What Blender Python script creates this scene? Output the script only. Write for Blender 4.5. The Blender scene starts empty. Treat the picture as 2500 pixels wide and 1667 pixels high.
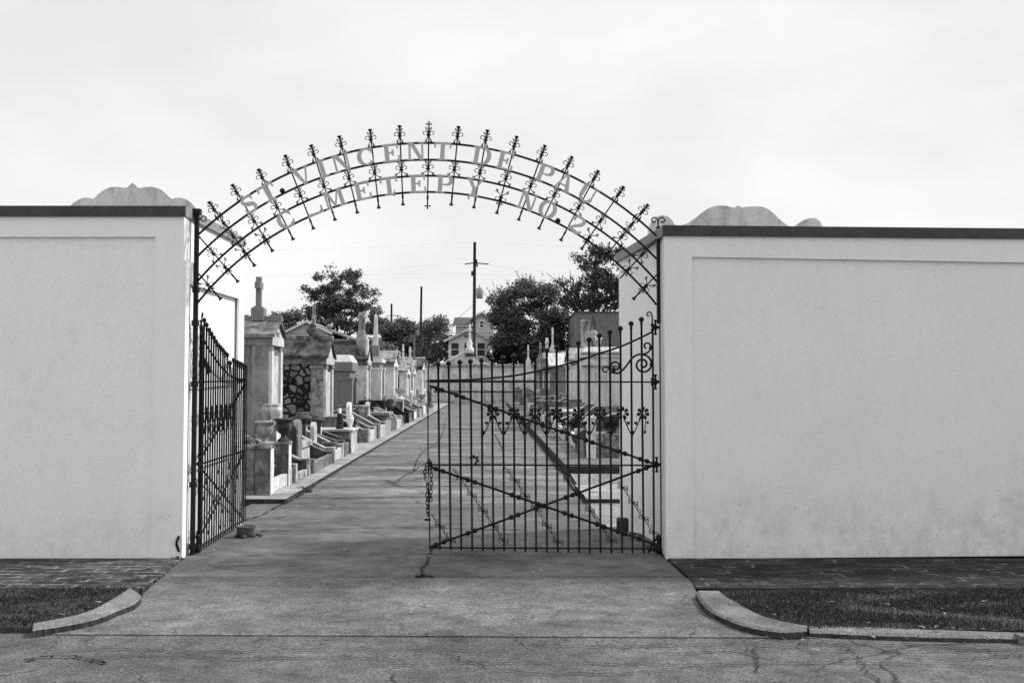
import bpy, math, random
import numpy as np
from mathutils import Vector, Matrix
R = math.radians
random.seed(7); rng = np.random.default_rng(7)
SC = bpy.context.scene; COL = SC.collection

# ---------------------------------------------------------------- camera, sky, sun, exposure
EYE = 1.55; F = 2333.0; TH = math.atan(97.0 / F)
cd = bpy.data.cameras.new('camera'); cam = bpy.data.objects.new('camera', cd); COL.objects.link(cam)
cam.location = (0, 0, EYE); cam.rotation_euler = (R(90) + TH, 0, 0)
cd.sensor_width = 37.5; cd.lens = 35.0; cd.clip_end = 3000; cd.clip_start = 0.05
SC.camera = cam
SUN_EL, SUN_AZ = R(41), R(71)        # azimuth measured from +Y (into the picture) towards +X (right)
w = bpy.data.worlds.new('World'); SC.world = w; w.use_nodes = True
nt = w.node_tree; nt.nodes.clear()
def N(nt, t, **kw):
    n = nt.nodes.new(t)
    for k, v in kw.items(): setattr(n, k, v)
    return n
out = N(nt, 'ShaderNodeOutputWorld'); bg = N(nt, 'ShaderNodeBackground'); bg.inputs['Strength'].default_value = 0.12
sky = N(nt, 'ShaderNodeTexSky', sky_type='NISHITA', sun_disc=False, sun_elevation=SUN_EL, sun_rotation=SUN_AZ)
bw = N(nt, 'ShaderNodeRGBToBW'); tc = N(nt, 'ShaderNodeTexCoord')
mp = N(nt, 'ShaderNodeMapping'); mp.inputs['Scale'].default_value = (1.3, 1.3, 2.6)
nz = N(nt, 'ShaderNodeTexNoise'); nz.inputs['Scale'].default_value = 1.9; nz.inputs['Detail'].default_value = 6; nz.inputs['Roughness'].default_value = .52
rp = N(nt, 'ShaderNodeValToRGB'); rp.color_ramp.elements[0].position = .42; rp.color_ramp.elements[0].color = (6.6,)*3 + (1,)
rp.color_ramp.elements[1].position = .66; rp.color_ramp.elements[1].color = (7.75,)*3 + (1,)
sx = N(nt, 'ShaderNodeSeparateXYZ'); mr = N(nt, 'ShaderNodeMapRange'); mr.inputs[1].default_value = 0.0; mr.inputs[2].default_value = .42; mr.inputs[3].default_value = 1.06; mr.inputs[4].default_value = .965
mul = N(nt, 'ShaderNodeMath', operation='MULTIPLY')
mx = N(nt, 'ShaderNodeMix', data_type='FLOAT'); mx.inputs[0].default_value = .9     # thin cloud veil over the blue
L = nt.links.new
L(sky.outputs[0], bw.inputs[0]); L(tc.outputs['Generated'], mp.inputs[0]); L(mp.outputs[0], nz.inputs[0]); L(nz.outputs[0], rp.inputs[0])
zb_ = N(nt, 'ShaderNodeMapRange'); zb_.inputs[1].default_value = .42; zb_.inputs[2].default_value = .9; zb_.inputs[3].default_value = 1; zb_.inputs[4].default_value = 1.72   # a veiled sky is brightest overhead
m2 = N(nt, 'ShaderNodeMath', operation='MULTIPLY')
L(tc.outputs['Generated'], sx.inputs[0]); L(sx.outputs[2], mr.inputs[0]); L(rp.outputs[0], mul.inputs[0]); L(sx.outputs[2], zb_.inputs[0]); L(mr.outputs[0], m2.inputs[0]); L(zb_.outputs[0], m2.inputs[1]); L(m2.outputs[0], mul.inputs[1])
L(bw.outputs[0], mx.inputs[2]); L(mul.outputs[0], mx.inputs[3]); L(mx.outputs[0], bg.inputs[0]); L(bg.outputs[0], out.inputs[0])
ld = bpy.data.lights.new('sun', 'SUN'); ld.energy = 3.5; ld.angle = R(5); ld.color = (1, .99, .975)
sun = bpy.data.objects.new('sun', ld); COL.objects.link(sun)
sd = Vector((math.sin(SUN_AZ)*math.cos(SUN_EL), math.cos(SUN_AZ)*math.cos(SUN_EL), math.sin(SUN_EL)))
sun.rotation_euler = sd.to_track_quat('Z', 'Y').to_euler(); sun.location = (20, 10, 30)
SC.view_settings.view_transform = 'Standard'; SC.view_settings.look = 'None'; SC.view_settings.gamma = 1; SC.view_settings.exposure = 0.16
SC.render.film_transparent = False

# ---------------------------------------------------------------- measuring helpers (where things stand)
def ray(px, py):
    a = (px - 1250) / F; b = (833 - py) / F
    return a, math.cos(TH) - b*math.sin(TH), math.sin(TH) + b*math.cos(TH)
def P(px, py, Y):
    a, dy, dz = ray(px, py); t = Y / dy
    return a*t, EYE + dz*t
def G(px, py, z=0.0):
    a, dy, dz = ray(px, py); t = (z - EYE) / dz
    return a*t, dy*t
RA = 0.0257                                  # the cemetery lane runs 1.5 degrees left of straight ahead
def W(u, v, z=0.0): return Vector((u - RA*v, v, z))

# ---------------------------------------------------------------- materials
MATS = {}
def base_mat(name, rough=.9):
    m = bpy.data.materials.new(name); m.use_nodes = True; nt = m.node_tree
    b = nt.nodes['Principled BSDF']; b.inputs['Roughness'].default_value = rough
    b.inputs['Specular IOR Level'].default_value = .2
    return m, nt, b
def noise(nt, vec, scale, detail=4, rough=.6, dist=0.0, sc3=None):
    n = N(nt, 'ShaderNodeTexNoise'); n.inputs['Scale'].default_value = scale; n.inputs['Detail'].default_value = detail
    n.inputs['Roughness'].default_value = rough; n.inputs['Distortion'].default_value = dist
    if sc3:
        mp = N(nt, 'ShaderNodeMapping'); mp.inputs['Scale'].default_value = sc3; nt.links.new(vec, mp.inputs[0]); vec = mp.outputs[0]
    nt.links.new(vec, n.inputs['Vector']); return n.outputs[0]
def remap(nt, x, a, b, c, d):
    m = N(nt, 'ShaderNodeMapRange'); m.inputs[1].default_value = a; m.inputs[2].default_value = b; m.inputs[3].default_value = c; m.inputs[4].default_value = d
    nt.links.new(x, m.inputs[0]); return m.outputs[0]
def math_(nt, op, a, b=None):
    m = N(nt, 'ShaderNodeMath', operation=op)
    for i, q in enumerate((a, b)):
        if q is None: continue
        if isinstance(q, (int, float)): m.inputs[i].default_value = q
        else: nt.links.new(q, m.inputs[i])
    return m.outputs[0]
def coords(nt, world=False):
    if world: return N(nt, 'ShaderNodeNewGeometry').outputs['Position']
    t = N(nt, 'ShaderNodeTexCoord'); oi = N(nt, 'ShaderNodeObjectInfo')
    a = N(nt, 'ShaderNodeVectorMath', operation='ADD'); cb = N(nt, 'ShaderNodeCombineXYZ')
    r = math_(nt, 'MULTIPLY', oi.outputs['Random'], 37.0)
    for i in range(3): nt.links.new(r, cb.inputs[i])
    nt.links.new(t.outputs['Object'], a.inputs[0]); nt.links.new(cb.outputs[0], a.inputs[1]); return a.outputs[0]
def finish(nt, b, val, bumpsrc=None, bump=.3, dist=.01):
    nt.links.new(val, b.inputs['Base Color'])
    if bumpsrc is not None:
        bp = N(nt, 'ShaderNodeBump'); bp.inputs['Strength'].default_value = bump; bp.inputs['Distance'].default_value = dist
        nt.links.new(bumpsrc, bp.inputs['Height']); nt.links.new(bp.outputs[0], b.inputs['Normal'])
def stone(name, v, var=.25, scale=3.0, grime=.4, gscale=1.6, fine=60, bump=.35, rough=.9, world=False, streak=True):
    """weathered mineral surface: value v, blotches, dark grime patches running downwards, fine grain"""
    m, nt, b = base_mat(name, rough); c = coords(nt, world)
    n1 = remap(nt, noise(nt, c, scale, 6, .65), .3, .7, 1 - var, 1 + var)
    n2 = remap(nt, noise(nt, c, fine, 3, .7), .3, .7, .86, 1.14)
    x = math_(nt, 'MULTIPLY', math_(nt, 'MULTIPLY', n1, n2), v)
    if grime > 0:
        g = noise(nt, c, gscale, 7, .68, .6, (1.7, 1.7, .45) if streak else None)
        x = math_(nt, 'MULTIPLY', x, remap(nt, g, .47, .6, 1, 1 - grime))
        x = math_(nt, 'MULTIPLY', x, remap(nt, noise(nt, c, gscale*5, 6, .75, .8), .48, .62, 1, 1 - grime*.55))
    finish(nt, b, x, noise(nt, c, fine*.6, 4, .7), bump, .006); MATS[name] = m; return m
def marble(name, v, dark=.45, scale=2.2, grime=.3, rot=.7, rough=.55):
    m, nt, b = base_mat(name, rough); c = coords(nt)
    mp = N(nt, 'ShaderNodeMapping'); mp.inputs['Rotation'].default_value = (rot, .5, .3); nt.links.new(c, mp.inputs[0])
    mp.inputs['Scale'].default_value = (1, 3.2, .9)
    x = remap(nt, noise(nt, mp.outputs[0], scale*2.2, 8, .66, 1.4), .36, .62, 1.08, 1 - dark)
    x = math_(nt, 'MULTIPLY', x, remap(nt, noise(nt, c, 5, 6, .7), .3, .7, .75, 1.2))
    x = math_(nt, 'MULTIPLY', x, remap(nt, noise(nt, c, 1.8, 7, .7, .6, (1.6, 1.6, .5)), .48, .62, 1, 1 - grime))
    x = math_(nt, 'MULTIPLY', x, remap(nt, noise(nt, c, 14, 6, .8, 1.0), .45, .62, 1, 1 - grime*.8))
    x = math_(nt, 'MULTIPLY', x, v); finish(nt, b, x, noise(nt, c, 40, 4), .2, .005); MATS[name] = m; return m
def rubble(name, vs, vm, scale=2.3, edge=.09, squash=(1, 1, 1)):
    m, nt, b = base_mat(name); c = coords(nt)
    n = N(nt, 'ShaderNodeTexNoise'); n.inputs['Scale'].default_value = 3; nt.links.new(c, n.inputs['Vector'])
    mxv = N(nt, 'ShaderNodeVectorMath', operation='MULTIPLY_ADD'); mxv.inputs[1].default_value = (.16,)*3
    nt.links.new(n.outputs[1], mxv.inputs[0]); nt.links.new(c, mxv.inputs[2])
    mp = N(nt, 'ShaderNodeMapping'); mp.inputs['Scale'].default_value = squash; nt.links.new(mxv.outputs[0], mp.inputs[0])
    v1 = N(nt, 'ShaderNodeTexVoronoi', feature='DISTANCE_TO_EDGE'); v1.inputs['Scale'].default_value = scale
    v2 = N(nt, 'ShaderNodeTexVoronoi'); v2.inputs['Scale'].default_value = scale
    for q in (v1, v2): nt.links.new(mp.outputs[0], q.inputs['Vector'])
    e = remap(nt, v1.outputs[0], edge*.55, edge*1.25, 0, 1)
    bwn = N(nt, 'ShaderNodeRGBToBW'); nt.links.new(v2.outputs['Color'], bwn.inputs[0])
    s = math_(nt, 'MULTIPLY', remap(nt, bwn.outputs[0], .2, .8, vs*.55, vs*1.35), remap(nt, noise(nt, c, 16, 5, .7), .3, .7, .7, 1.3))
    mx = N(nt, 'ShaderNodeMix', data_type='FLOAT'); mx.inputs[2].default_value = vm; nt.links.new(e, mx.inputs[0]); nt.links.new(s, mx.inputs[3])
    finish(nt, b, mx.outputs[0], e, .8, .04); MATS[name] = m; return m
def plain(name, v, rough=.6, var=.15, scale=20, metal=0.0):
    m, nt, b = base_mat(name, rough); b.inputs['Metallic'].default_value = metal; c = coords(nt)
    finish(nt, b, math_(nt, 'MULTIPLY', remap(nt, noise(nt, c, scale, 5), .3, .7, 1 - var, 1 + var), v), noise(nt, c, scale*4, 3), .2, .002); MATS[name] = m; return m
def leafmat(name, v, var=.5):
    m, nt, b = base_mat(name, .6); g = N(nt, 'ShaderNodeNewGeometry')
    x = remap(nt, g.outputs['Random Per Island'], 0, 1, v*(1 - var), v*(1 + var))
    nt.links.new(x, b.inputs['Base Color'])
    tr = N(nt, 'ShaderNodeBsdfTranslucent'); nt.links.new(x, tr.inputs[0]); ms = N(nt, 'ShaderNodeMixShader'); ms.inputs[0].default_value = .3
    nt.links.new(b.outputs[0], ms.inputs[1]); nt.links.new(tr.outputs[0], ms.inputs[2]); nt.links.new(ms.outputs[0], nt.nodes['Material Output'].inputs[0])
    MATS[name] = m; return m
def stucco(name, v, stain=0.0):
    m, nt, b = base_mat(name, .85); c = coords(nt, True)
    x = math_(nt, 'MULTIPLY', remap(nt, noise(nt, c, 1.3, 5, .55), .3, .7, .97, 1.03), remap(nt, noise(nt, c, 120, 2, .6), .25, .75, .86, 1.14))
    x = math_(nt, 'MULTIPLY', x, remap(nt, noise(nt, c, 5, 5, .7, .3, (2.2, 2.2, .5)), .5, .8, 1, .94))
    sp = N(nt, 'ShaderNodeSeparateXYZ'); nt.links.new(c, sp.inputs[0])
    # splash dirt low on the wall, uneven, with small mould specks
    h = math_(nt, 'ADD', sp.outputs[2], remap(nt, noise(nt, c, 1.1, 6, .7), .3, .7, -.45, .45))
    lo = remap(nt, h, .05, .75, 1, 0)
    dirt = math_(nt, 'MULTIPLY', lo, remap(nt, noise(nt, c, 6, 7, .8, 0, (1, 1, .8)), .4, .66, 0, 1))
    x = math_(nt, 'MULTIPLY', x, math_(nt, 'SUBTRACT', 1, math_(nt, 'MULTIPLY', dirt, .1 + stain)))
    vo = N(nt, 'ShaderNodeTexVoronoi'); vo.inputs['Scale'].default_value = 9; nt.links.new(c, vo.inputs['Vector'])
    spk = math_(nt, 'MULTIPLY', remap(nt, vo.outputs[0], .03, .1, 1, 0), lo)
    x = math_(nt, 'MULTIPLY', x, math_(nt, 'SUBTRACT', 1, math_(nt, 'MULTIPLY', spk, .5)))
    x = math_(nt, 'MULTIPLY', x, v)
    finish(nt, b, x, noise(nt, c, 90, 5, .75), .55, .006); MATS[name] = m; return m
def paving(name, v, joint=0.0, cracks=.8, cscale=.7, band=0.0, coarse=30):
    m, nt, b = base_mat(name, .92); c = coords(nt, True)
    x = math_(nt, 'MULTIPLY', remap(nt, noise(nt, c, 1.0, 8, .7), .34, .66, .62, 1.38), remap(nt, noise(nt, c, 5, 7, .75), .34, .66, .68, 1.32))
    x = math_(nt, 'MULTIPLY', x, remap(nt, noise(nt, c, coarse*2.5, 2, .8), .3, .7, .5, 1.5))
    x = math_(nt, 'MULTIPLY', x, remap(nt, noise(nt, c, coarse*6, 2, .8), .3, .7, .6, 1.4))
    if band: x = math_(nt, 'MULTIPLY', x, remap(nt, noise(nt, c, 1.1, 5, .6, .2, (.28, 1.6, 1)), .4, .62, 1 + band, 1 - band))
    n = N(nt, 'ShaderNodeTexNoise'); n.inputs['Scale'].default_value = 2.4; n.inputs['Detail'].default_value = 5; nt.links.new(c, n.inputs['Vector'])
    ma = N(nt, 'ShaderNodeVectorMath', operation='MULTIPLY_ADD'); ma.inputs[1].default_value = (.5, .5, 0); nt.links.new(n.outputs[1], ma.inputs[0]); nt.links.new(c, ma.inputs[2])
    vo = N(nt, 'ShaderNodeTexVoronoi', feature='DISTANCE_TO_EDGE'); vo.inputs['Scale'].default_value = cscale; nt.links.new(ma.outputs[0], vo.inputs['Vector'])
    cr = remap(nt, vo.outputs[0], .002, .012, 0, 1)
    keep = remap(nt, noise(nt, c, .8, 3), .47, .56, 0, 1)
    cr = math_(nt, 'SUBTRACT', 1, math_(nt, 'MULTIPLY', math_(nt, 'MULTIPLY', math_(nt, 'SUBTRACT', 1, cr), keep), cracks))
    x = math_(nt, 'MULTIPLY', math_(nt, 'MULTIPLY', x, cr), v)
    finish(nt, b, x, noise(nt, c, coarse*3, 4, .8), .6, .008); MATS[name] = m; return m

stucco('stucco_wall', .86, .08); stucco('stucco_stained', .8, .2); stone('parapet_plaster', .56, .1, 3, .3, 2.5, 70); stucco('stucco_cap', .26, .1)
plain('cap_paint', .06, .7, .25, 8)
plain('iron', .008, .5, .4, 30); plain('iron_worn', .05, .5, .3, 30); plain('letter_paint', .46, .5, .12, 60); plain('galvanised', .3, .5, .2, 20)
paving('driveway', .105, cracks=.35, cscale=.45, coarse=28); paving('aggregate', .118, cracks=.3, cscale=.6, coarse=22, band=.16); paving('lane', .125, cracks=.6, cscale=.3, band=.36); paving('asphalt', .1, cracks=.7, cscale=.9, coarse=22)
paving('walk_slab', .27, cracks=.4, cscale=.5); paving('walk_dark', .13, cracks=.4, cscale=.5, band=.2); paving('earth', .05, cracks=0, coarse=14); paving('gravel', .2, cracks=0, coarse=9)
stone('curb_face', .045, .4, 6, .5, 5, 60, .7, streak=False); paving('curb_stone', .16, cracks=.6, cscale=1.6, coarse=30)  # curb_face: gutter dirt plus the shade of upright faces, both in the colour
stone('plaster_pale', .6, .14, 2, .3, 1.4, 50); stone('plaster_grey', .27, .25, 2.4, .5, 1.2, 50); stone('granite', .2, .15, 3, .15, 1.5, 90)
stone('weathered', .3, .4, 4, .75, 1.5, 40); stone('weathered_dark', .1, .5, 4, .7, 2, 40); stone('roof_stone', .22, .45, 2.2, .7, 1.2, 30)
stone('limestone', .68, .16, 4, .3, 2.2, 60); stone('lichened', .38, .5, 7, .75, 3.5, 40)
marble('marble_white', .66, .35, 2.4, .3); marble('marble_grey', .27, .6, 2.6, .5); marble('marble_dark', .1, .6, 1.6, .5); marble('marble_veined', .36, .75, 3.4, .4, 1.1)
rubble('rubble', .15, .008, 5.2, .13); rubble('rubble_block', .17, .012, 4.2, .08, (1, 1, 1.7))
plain('polished_black', .02, .15, .2); plain('bark', .05, .9, .4, 8); plain('pole_wood', .045, .85, .3, 6)
plain('white_paint', .7, .6, .06, 6); plain('siding', .5, .7, .08, 5); plain('siding_pale', .75, .7, .08, 5); plain('glass_dark', .03, .15, .2); plain('dark_void', .012, .9)
stone('shingle', .09, .3, 6, .3, 3, 30, .5, streak=False); stone('shingle_pale', .22, .2, 6, .2, 3, 30, .5, streak=False)
leafmat('leaf_dark', .12, .7); leafmat('leaf_mid', .2, .6); leafmat('leaf_pale', .16); leafmat('grass_blade', .032, .7); leafmat('leaf_litter', .34, .35); leafmat('leaf_black', .02)
def brickmat(name, c1, c2, mort, sw, sh, world='XY', msize=.014, keep=None):
    m, nt, b = base_mat(name, .9); c = coords(nt, True)
    if world == 'XZ':
        s = N(nt, 'ShaderNodeSeparateXYZ'); cb = N(nt, 'ShaderNodeCombineXYZ'); nt.links.new(c, s.inputs[0]); nt.links.new(s.outputs[0], cb.inputs[0]); nt.links.new(s.outputs[2], cb.inputs[1]); cc = cb.outputs[0]
    else:
        mpp = N(nt, 'ShaderNodeMapping'); mpp.inputs['Rotation'].default_value = (0, 0, R(2)); nt.links.new(c, mpp.inputs[0])
        nn = N(nt, 'ShaderNodeTexNoise'); nn.inputs['Scale'].default_value = 3.0; nt.links.new(c, nn.inputs['Vector'])
        ma = N(nt, 'ShaderNodeVectorMath', operation='MULTIPLY_ADD'); ma.inputs[1].default_value = (.06, .06, 0); nt.links.new(nn.outputs[1], ma.inputs[0]); nt.links.new(mpp.outputs[0], ma.inputs[2]); cc = ma.outputs[0]
    br = N(nt, 'ShaderNodeTexBrick'); br.inputs['Scale'].default_value = 1; br.inputs['Brick Width'].default_value = sw; br.inputs['Row Height'].default_value = sh
    br.inputs['Mortar Size'].default_value = msize; br.inputs['Color1'].default_value = (c1,)*3 + (1,); br.inputs['Color2'].default_value = (c2,)*3 + (1,)
    br.inputs['Mortar'].default_value = (1, 0, 0, 1) if keep else (mort,)*3 + (1,); br.inputs['Mortar Smooth'].default_value = .2
    nt.links.new(cc, br.inputs['Vector'])
    if keep:      # mortar survives only in places, elsewhere moss and dirt
        sp = math_(nt, 'MULTIPLY', br.outputs['Fac'], remap(nt, noise(nt, c, 3.2, 5, .7), keep, keep + .1, 0, 1))
        br.inputs['Mortar'].default_value = (c1*.6,)*3 + (1,)
        bwn = N(nt, 'ShaderNodeRGBToBW'); nt.links.new(br.outputs[0], bwn.inputs[0])
        mx = N(nt, 'ShaderNodeMix', data_type='FLOAT'); nt.links.new(sp, mx.inputs[0]); nt.links.new(bwn.outputs[0], mx.inputs[2]); mx.inputs[3].default_value = mort
        x = mx.outputs[0]
    else:
        bwn = N(nt, 'ShaderNodeRGBToBW'); nt.links.new(br.outputs[0], bwn.inputs[0]); x = bwn.outputs[0]
    x = math_(nt, 'MULTIPLY', x, remap(nt, noise(nt, c, 9, 6, .75), .35, .65, .45, 1.55))
    x = math_(nt, 'MULTIPLY', x, remap(nt, noise(nt, c, 90, 3, .75), .3, .7, .7, 1.3))
    finish(nt, b, x, br.outputs['Fac'], -.5, .01); MATS[name] = m; return m
brickmat('brick_paving', .02, .075, .17, .25, .12, 'XY', .013, .42); brickmat('brick_mossy', .008, .03, .12, .25, .12, 'XY', .012, .5)
brickmat('brick_wall', .1, .16, .2, .25, .085, 'XZ', .014)

# ---------------------------------------------------------------- mesh helpers
class MB:
    def __init__(s): s.v = []; s.f = []; s.sm = []
    def add(s, vs, fs, smooth=False):
        o = len(s.v); s.v += [tuple(q) for q in vs]; s.f += [tuple(i + o for i in f) for f in fs]; s.sm += [smooth]*len(fs); return s
    def box(s, x0, x1, y0, y1, z0, z1):
        if x0 > x1: x0, x1 = x1, x0
        if y0 > y1: y0, y1 = y1, y0
        return s.add([(x0,y0,z0),(x1,y0,z0),(x1,y1,z0),(x0,y1,z0),(x0,y0,z1),(x1,y0,z1),(x1,y1,z1),(x0,y1,z1)],
                     [(0,3,2,1),(4,5,6,7),(0,1,5,4),(1,2,6,5),(2,3,7,6),(3,0,4,7)])
    def prism(s, pts, axis, a0, a1, smooth=False):
        """polygon pts in the plane across axis ('x': (y,z), 'y': (x,z), 'z': (x,y)), extruded a0..a1"""
        def q(p, a): return {'x': (a, p[0], p[1]), 'y': (p[0], a, p[1]), 'z': (p[0], p[1], a)}[axis]
        n = len(pts); vs = [q(p, a0) for p in pts] + [q(p, a1) for p in pts]
        return s.add(vs, [tuple(range(n))[::-1], tuple(range(n, 2*n))] + [(i, (i+1) % n, n + (i+1) % n, n + i) for i in range(n)])
    def tube(s, pts, r, n=6, closed=False):
        pts = [Vector(p) for p in pts]; m = len(pts)
        rs = r if isinstance(r, (list, tuple)) else [r]*m
        vs = []; up = None
        for i, p in enumerate(pts):
            a = pts[(i-1) % m] if (closed or i > 0) else p; b = pts[(i+1) % m] if (closed or i < m-1) else p
            t = (b - a).normalized()
            if up is None: up = Vector((0, 1, 0)) if abs(t.y) < .9 else Vector((1, 0, 0))
            x = t.cross(up).normalized(); y = x.cross(t).normalized(); up = y
            for k in range(n):
                an = 2*math.pi*k/n + math.pi/n; vs.append(p + (x*math.cos(an) + y*math.sin(an))*rs[i])
        fs = []
        for i in range(m if closed else m-1):
            j = (i+1) % m
            for k in range(n): fs.append((i*n+k, i*n+(k+1) % n, j*n+(k+1) % n, j*n+k))
        if not closed: fs += [tuple(range(n)), tuple(range((m-1)*n, m*n))[::-1]]
        return s.add(vs, fs, n > 5)
    def lathe(s, prof, c=(0,0,0), n=20, M=None):
        vs = []; fs = []
        for r, z in prof:
            for k in range(n):
                a = 2*math.pi*k/n; p = Vector((r*math.cos(a), r*math.sin(a), z))
                vs.append((M @ p if M else p) + Vector(c))
        for i in range(len(prof)-1):
            for k in range(n): fs.append((i*n+k, i*n+(k+1) % n, (i+1)*n+(k+1) % n, (i+1)*n+k))
        fs += [tuple(range(n))[::-1], tuple(range((len(prof)-1)*n, len(prof)*n))]
        return s.add(vs, fs, True)
    def ball(s, c, r, n=12, sc=(1,1,1), M=None):
        pr = [(max(1e-4, r*math.sin(math.pi*i/(n//2+2))), -r*math.cos(math.pi*i/(n//2+2))) for i in range(n//2+3)]
        S = Matrix.Diagonal(sc).to_3x3(); M = (M @ S) if M else S
        return s.lathe(pr, c, n, M)
    def build(s, name, mat, parent=None, world=False, bevel=0.0, kind=None, label=None, cat=None, group=None):
        me = bpy.data.meshes.new(name); vs = s.v
        if world and parent is not None:
            inv = Matrix.LocRotScale(parent.location, parent.rotation_euler, parent.scale).inverted()
            vs = [tuple(inv @ Vector(q)) for q in vs]
        me.from_pydata(vs, [], s.f); me.polygons.foreach_set('use_smooth', s.sm); me.validate(); me.update()
        o = bpy.data.objects.new(name, me); COL.objects.link(o); me.materials.append(MATS[mat])
        if parent is not None: o.parent = parent
        if bevel:
            b = o.modifiers.new('b', 'BEVEL'); b.width = bevel; b.segments = 2; b.limit_method = 'ANGLE'; b.angle_limit = R(40)
        if kind: o['kind'] = kind
        if label: o['label'] = label
        if cat: o['category'] = cat
        if group: o['group'] = group
        return o
def thing(name, label, cat, loc=(0,0,0), rz=0.0, group=None):
    o = bpy.data.objects.new(name, None); COL.objects.link(o); o.empty_display_size = .2
    o.location = loc; o.rotation_euler = (0, 0, rz); o['label'] = label; o['category'] = cat
    if group: o['group'] = group
    return o
def struct(name, mb, mat, bevel=0.0): return mb.build(name, mat, kind='structure', bevel=bevel)
def smooth_line(pts, k=6):
    pts = [Vector(p) for p in pts]; o = []
    for i in range(len(pts)-1):
        p0 = pts[max(i-1, 0)]; p1 = pts[i]; p2 = pts[i+1]; p3 = pts[min(i+2, len(pts)-1)]
        for j in range(k):
            t = j/k; o.append(.5*((2*p1) + (p2-p0)*t + (2*p0-5*p1+4*p2-p3)*t*t + (-p0+3*p1-3*p2+p3)*t**3))
    o.append(pts[-1]); return o

# ---------------------------------------------------------------- ground, road, walks, kerbs
struct('ground', MB().box(-400, 400, -60, 900, -.5, -.03), 'earth')
# street asphalt in front, driveway apron, cemetery lane: sheets laid one above the other
def sheet(name, pts, z, mat, t=.02): return struct(name, MB().prism(pts, 'z', z - t, z), mat)
yJ = G(1250, 1545)[1]
sheet('road', [(-60, -8), (60, -8), (60, yJ + .1), (-60, yJ + .1)], -.003, 'asphalt')
drv = [G(60, 1546), G(165, 1532), G(265, 1510), G(335, 1478), G(352, 1448), G(395, 1412), (-2.905, 8.38), (-2.905, 10.4), (-3.3, 10.4), (-3.3, 12.3), (1.6, 12.3), (1.2, 10), (1.345, 8.38), G(1690, 1424), G(1700, 1446), G(1720, 1490), G(1800, 1535), G(1920, 1552), G(2480, 1556)]
sheet('driveway', drv, 0, 'driveway')
sheet('apron', [G(60, 1548), G(165, 1533), G(265, 1510), G(335, 1478), G(352, 1448), G(392, 1411.5), G(1692, 1411.5), G(1700, 1446), G(1720, 1490), G(1800, 1535), G(1920, 1553), G(2000, 1557)], .005, 'aggregate', .01)
sheet('lane', [tuple(W(-2.56, 12.2))[:2], tuple(W(-2.56, 66))[:2], tuple(W(1.28, 66))[:2], tuple(W(1.28, 12.2))[:2]], .004, 'lane', .015)
sheet('gravel_path', [(.98, 10.0), (.98, 16.1), (6, 16.1), (6, 10.0)], .006, 'gravel', .01)
# irregular cracks and joints
ck = MB()
def crack(pts, wd=.012, z=.009, jit=.012):
    L_ = smooth_line([Vector((p[0], p[1], 0)) for p in pts], 14); L_ = [p + Vector((random.gauss(0, jit), random.gauss(0, jit), 0)) for p in L_]
    vs = []; n = len(L_)
    for i, p in enumerate(L_):
        t = (L_[min(i+1, n-1)] - L_[max(i-1, 0)]).normalized(); s_ = Vector((-t.y, t.x, 0)); w_ = wd*random.uniform(.25, 1.2)
        vs += [(p.x + s_.x*w_/2, p.y + s_.y*w_/2, z), (p.x - s_.x*w_/2, p.y - s_.y*w_/2, z)]
    ck.add(vs, [(2*i, 2*i+1, 2*i+3, 2*i+2) for i in range(n-1)])
crack([G(395, 1409), G(700, 1411), G(1030, 1410), G(1300, 1409), G(1690, 1408)], .014, jit=.003)
crack([G(1018, 1408), G(1034, 1406), G(1052, 1408)], .045, jit=.01)
crack([G(1032, 1406), G(1035, 1385), G(1045, 1360), G(1052, 1345), G(1058, 1330)], .022)
crack([G(620, 1296), G(760, 1294), G(900, 1289), G(1040, 1288), G(1160, 1291), G(1300, 1294), G(1500, 1292)], .03)
crack([G(660, 1240), G(760, 1239), G(900, 1240), G(1040, 1240), G(1160, 1240)], .02)
crack([G(600, 1270), G(640, 1257), G(665, 1243), G(700, 1226), G(742, 1203), G(790, 1165), G(838, 1133), G(880, 1108)], .03)
crack([G(1040, 1130), G(1010, 1150), G(990, 1160), G(960, 1180)], .03); crack([G(1090, 1020), G(1075, 1070), G(1030, 1105), G(1010, 1150)], .03)
crack([G(1024, 1100), G(1100, 1106), G(1200, 1106)], .03); crack([G(1030, 1068), G(1120, 1067), G(1200, 1068)], .03); crack([G(840, 1185), G(1000, 1186), G(1200, 1186), G(1400, 1186)], .02)
crack([G(450, 1348), G(520, 1358), G(700, 1355), G(1050, 1355), G(1400, 1357)], .012)
crack([G(60, 1612), G(120, 1605), G(200, 1606), G(260, 1620)], .02); crack([G(300, 1602), G(420, 1600), G(560, 1608), G(800, 1606), G(1000, 1612)], .009)
crack([G(2060, 1575), G(2090, 1600), G(2120, 1640), G(2180, 1690)], .011); crack([G(1950, 1572), G(2150, 1575), G(2300, 1578), G(2500, 1600)], .014); crack([G(1600, 1598), G(1800, 1590), G(1860, 1580)], .01)
crack([G(60, 1590), G(300, 1586), G(520, 1592), G(900, 1585), G(1250, 1590)], .01); crack([G(1300, 1575), G(1600, 1578), G(1800, 1572), G(2100, 1590), G(2500, 1585)], .012); crack([G(900, 1625), G(1300, 1618), G(1700, 1624), G(2050, 1618), G(2500, 1632)], .009)
crack([G(1840, 1590), G(1850, 1612), G(1846, 1640)], .012); crack([G(2200, 1600), G(2330, 1608), G(2500, 1602)], .01); crack([G(1100, 1600), G(1250, 1640), G(1500, 1645), G(1700, 1630)], .01)
crack([tuple(W(.3, 17))[:2], tuple(W(.34, 22))[:2], tuple(W(.2, 28))[:2]], .03)
crack([tuple(W(1.24, 12.3))[:2], tuple(W(1.26, 20))[:2], tuple(W(1.25, 40))[:2]], .05)
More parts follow.
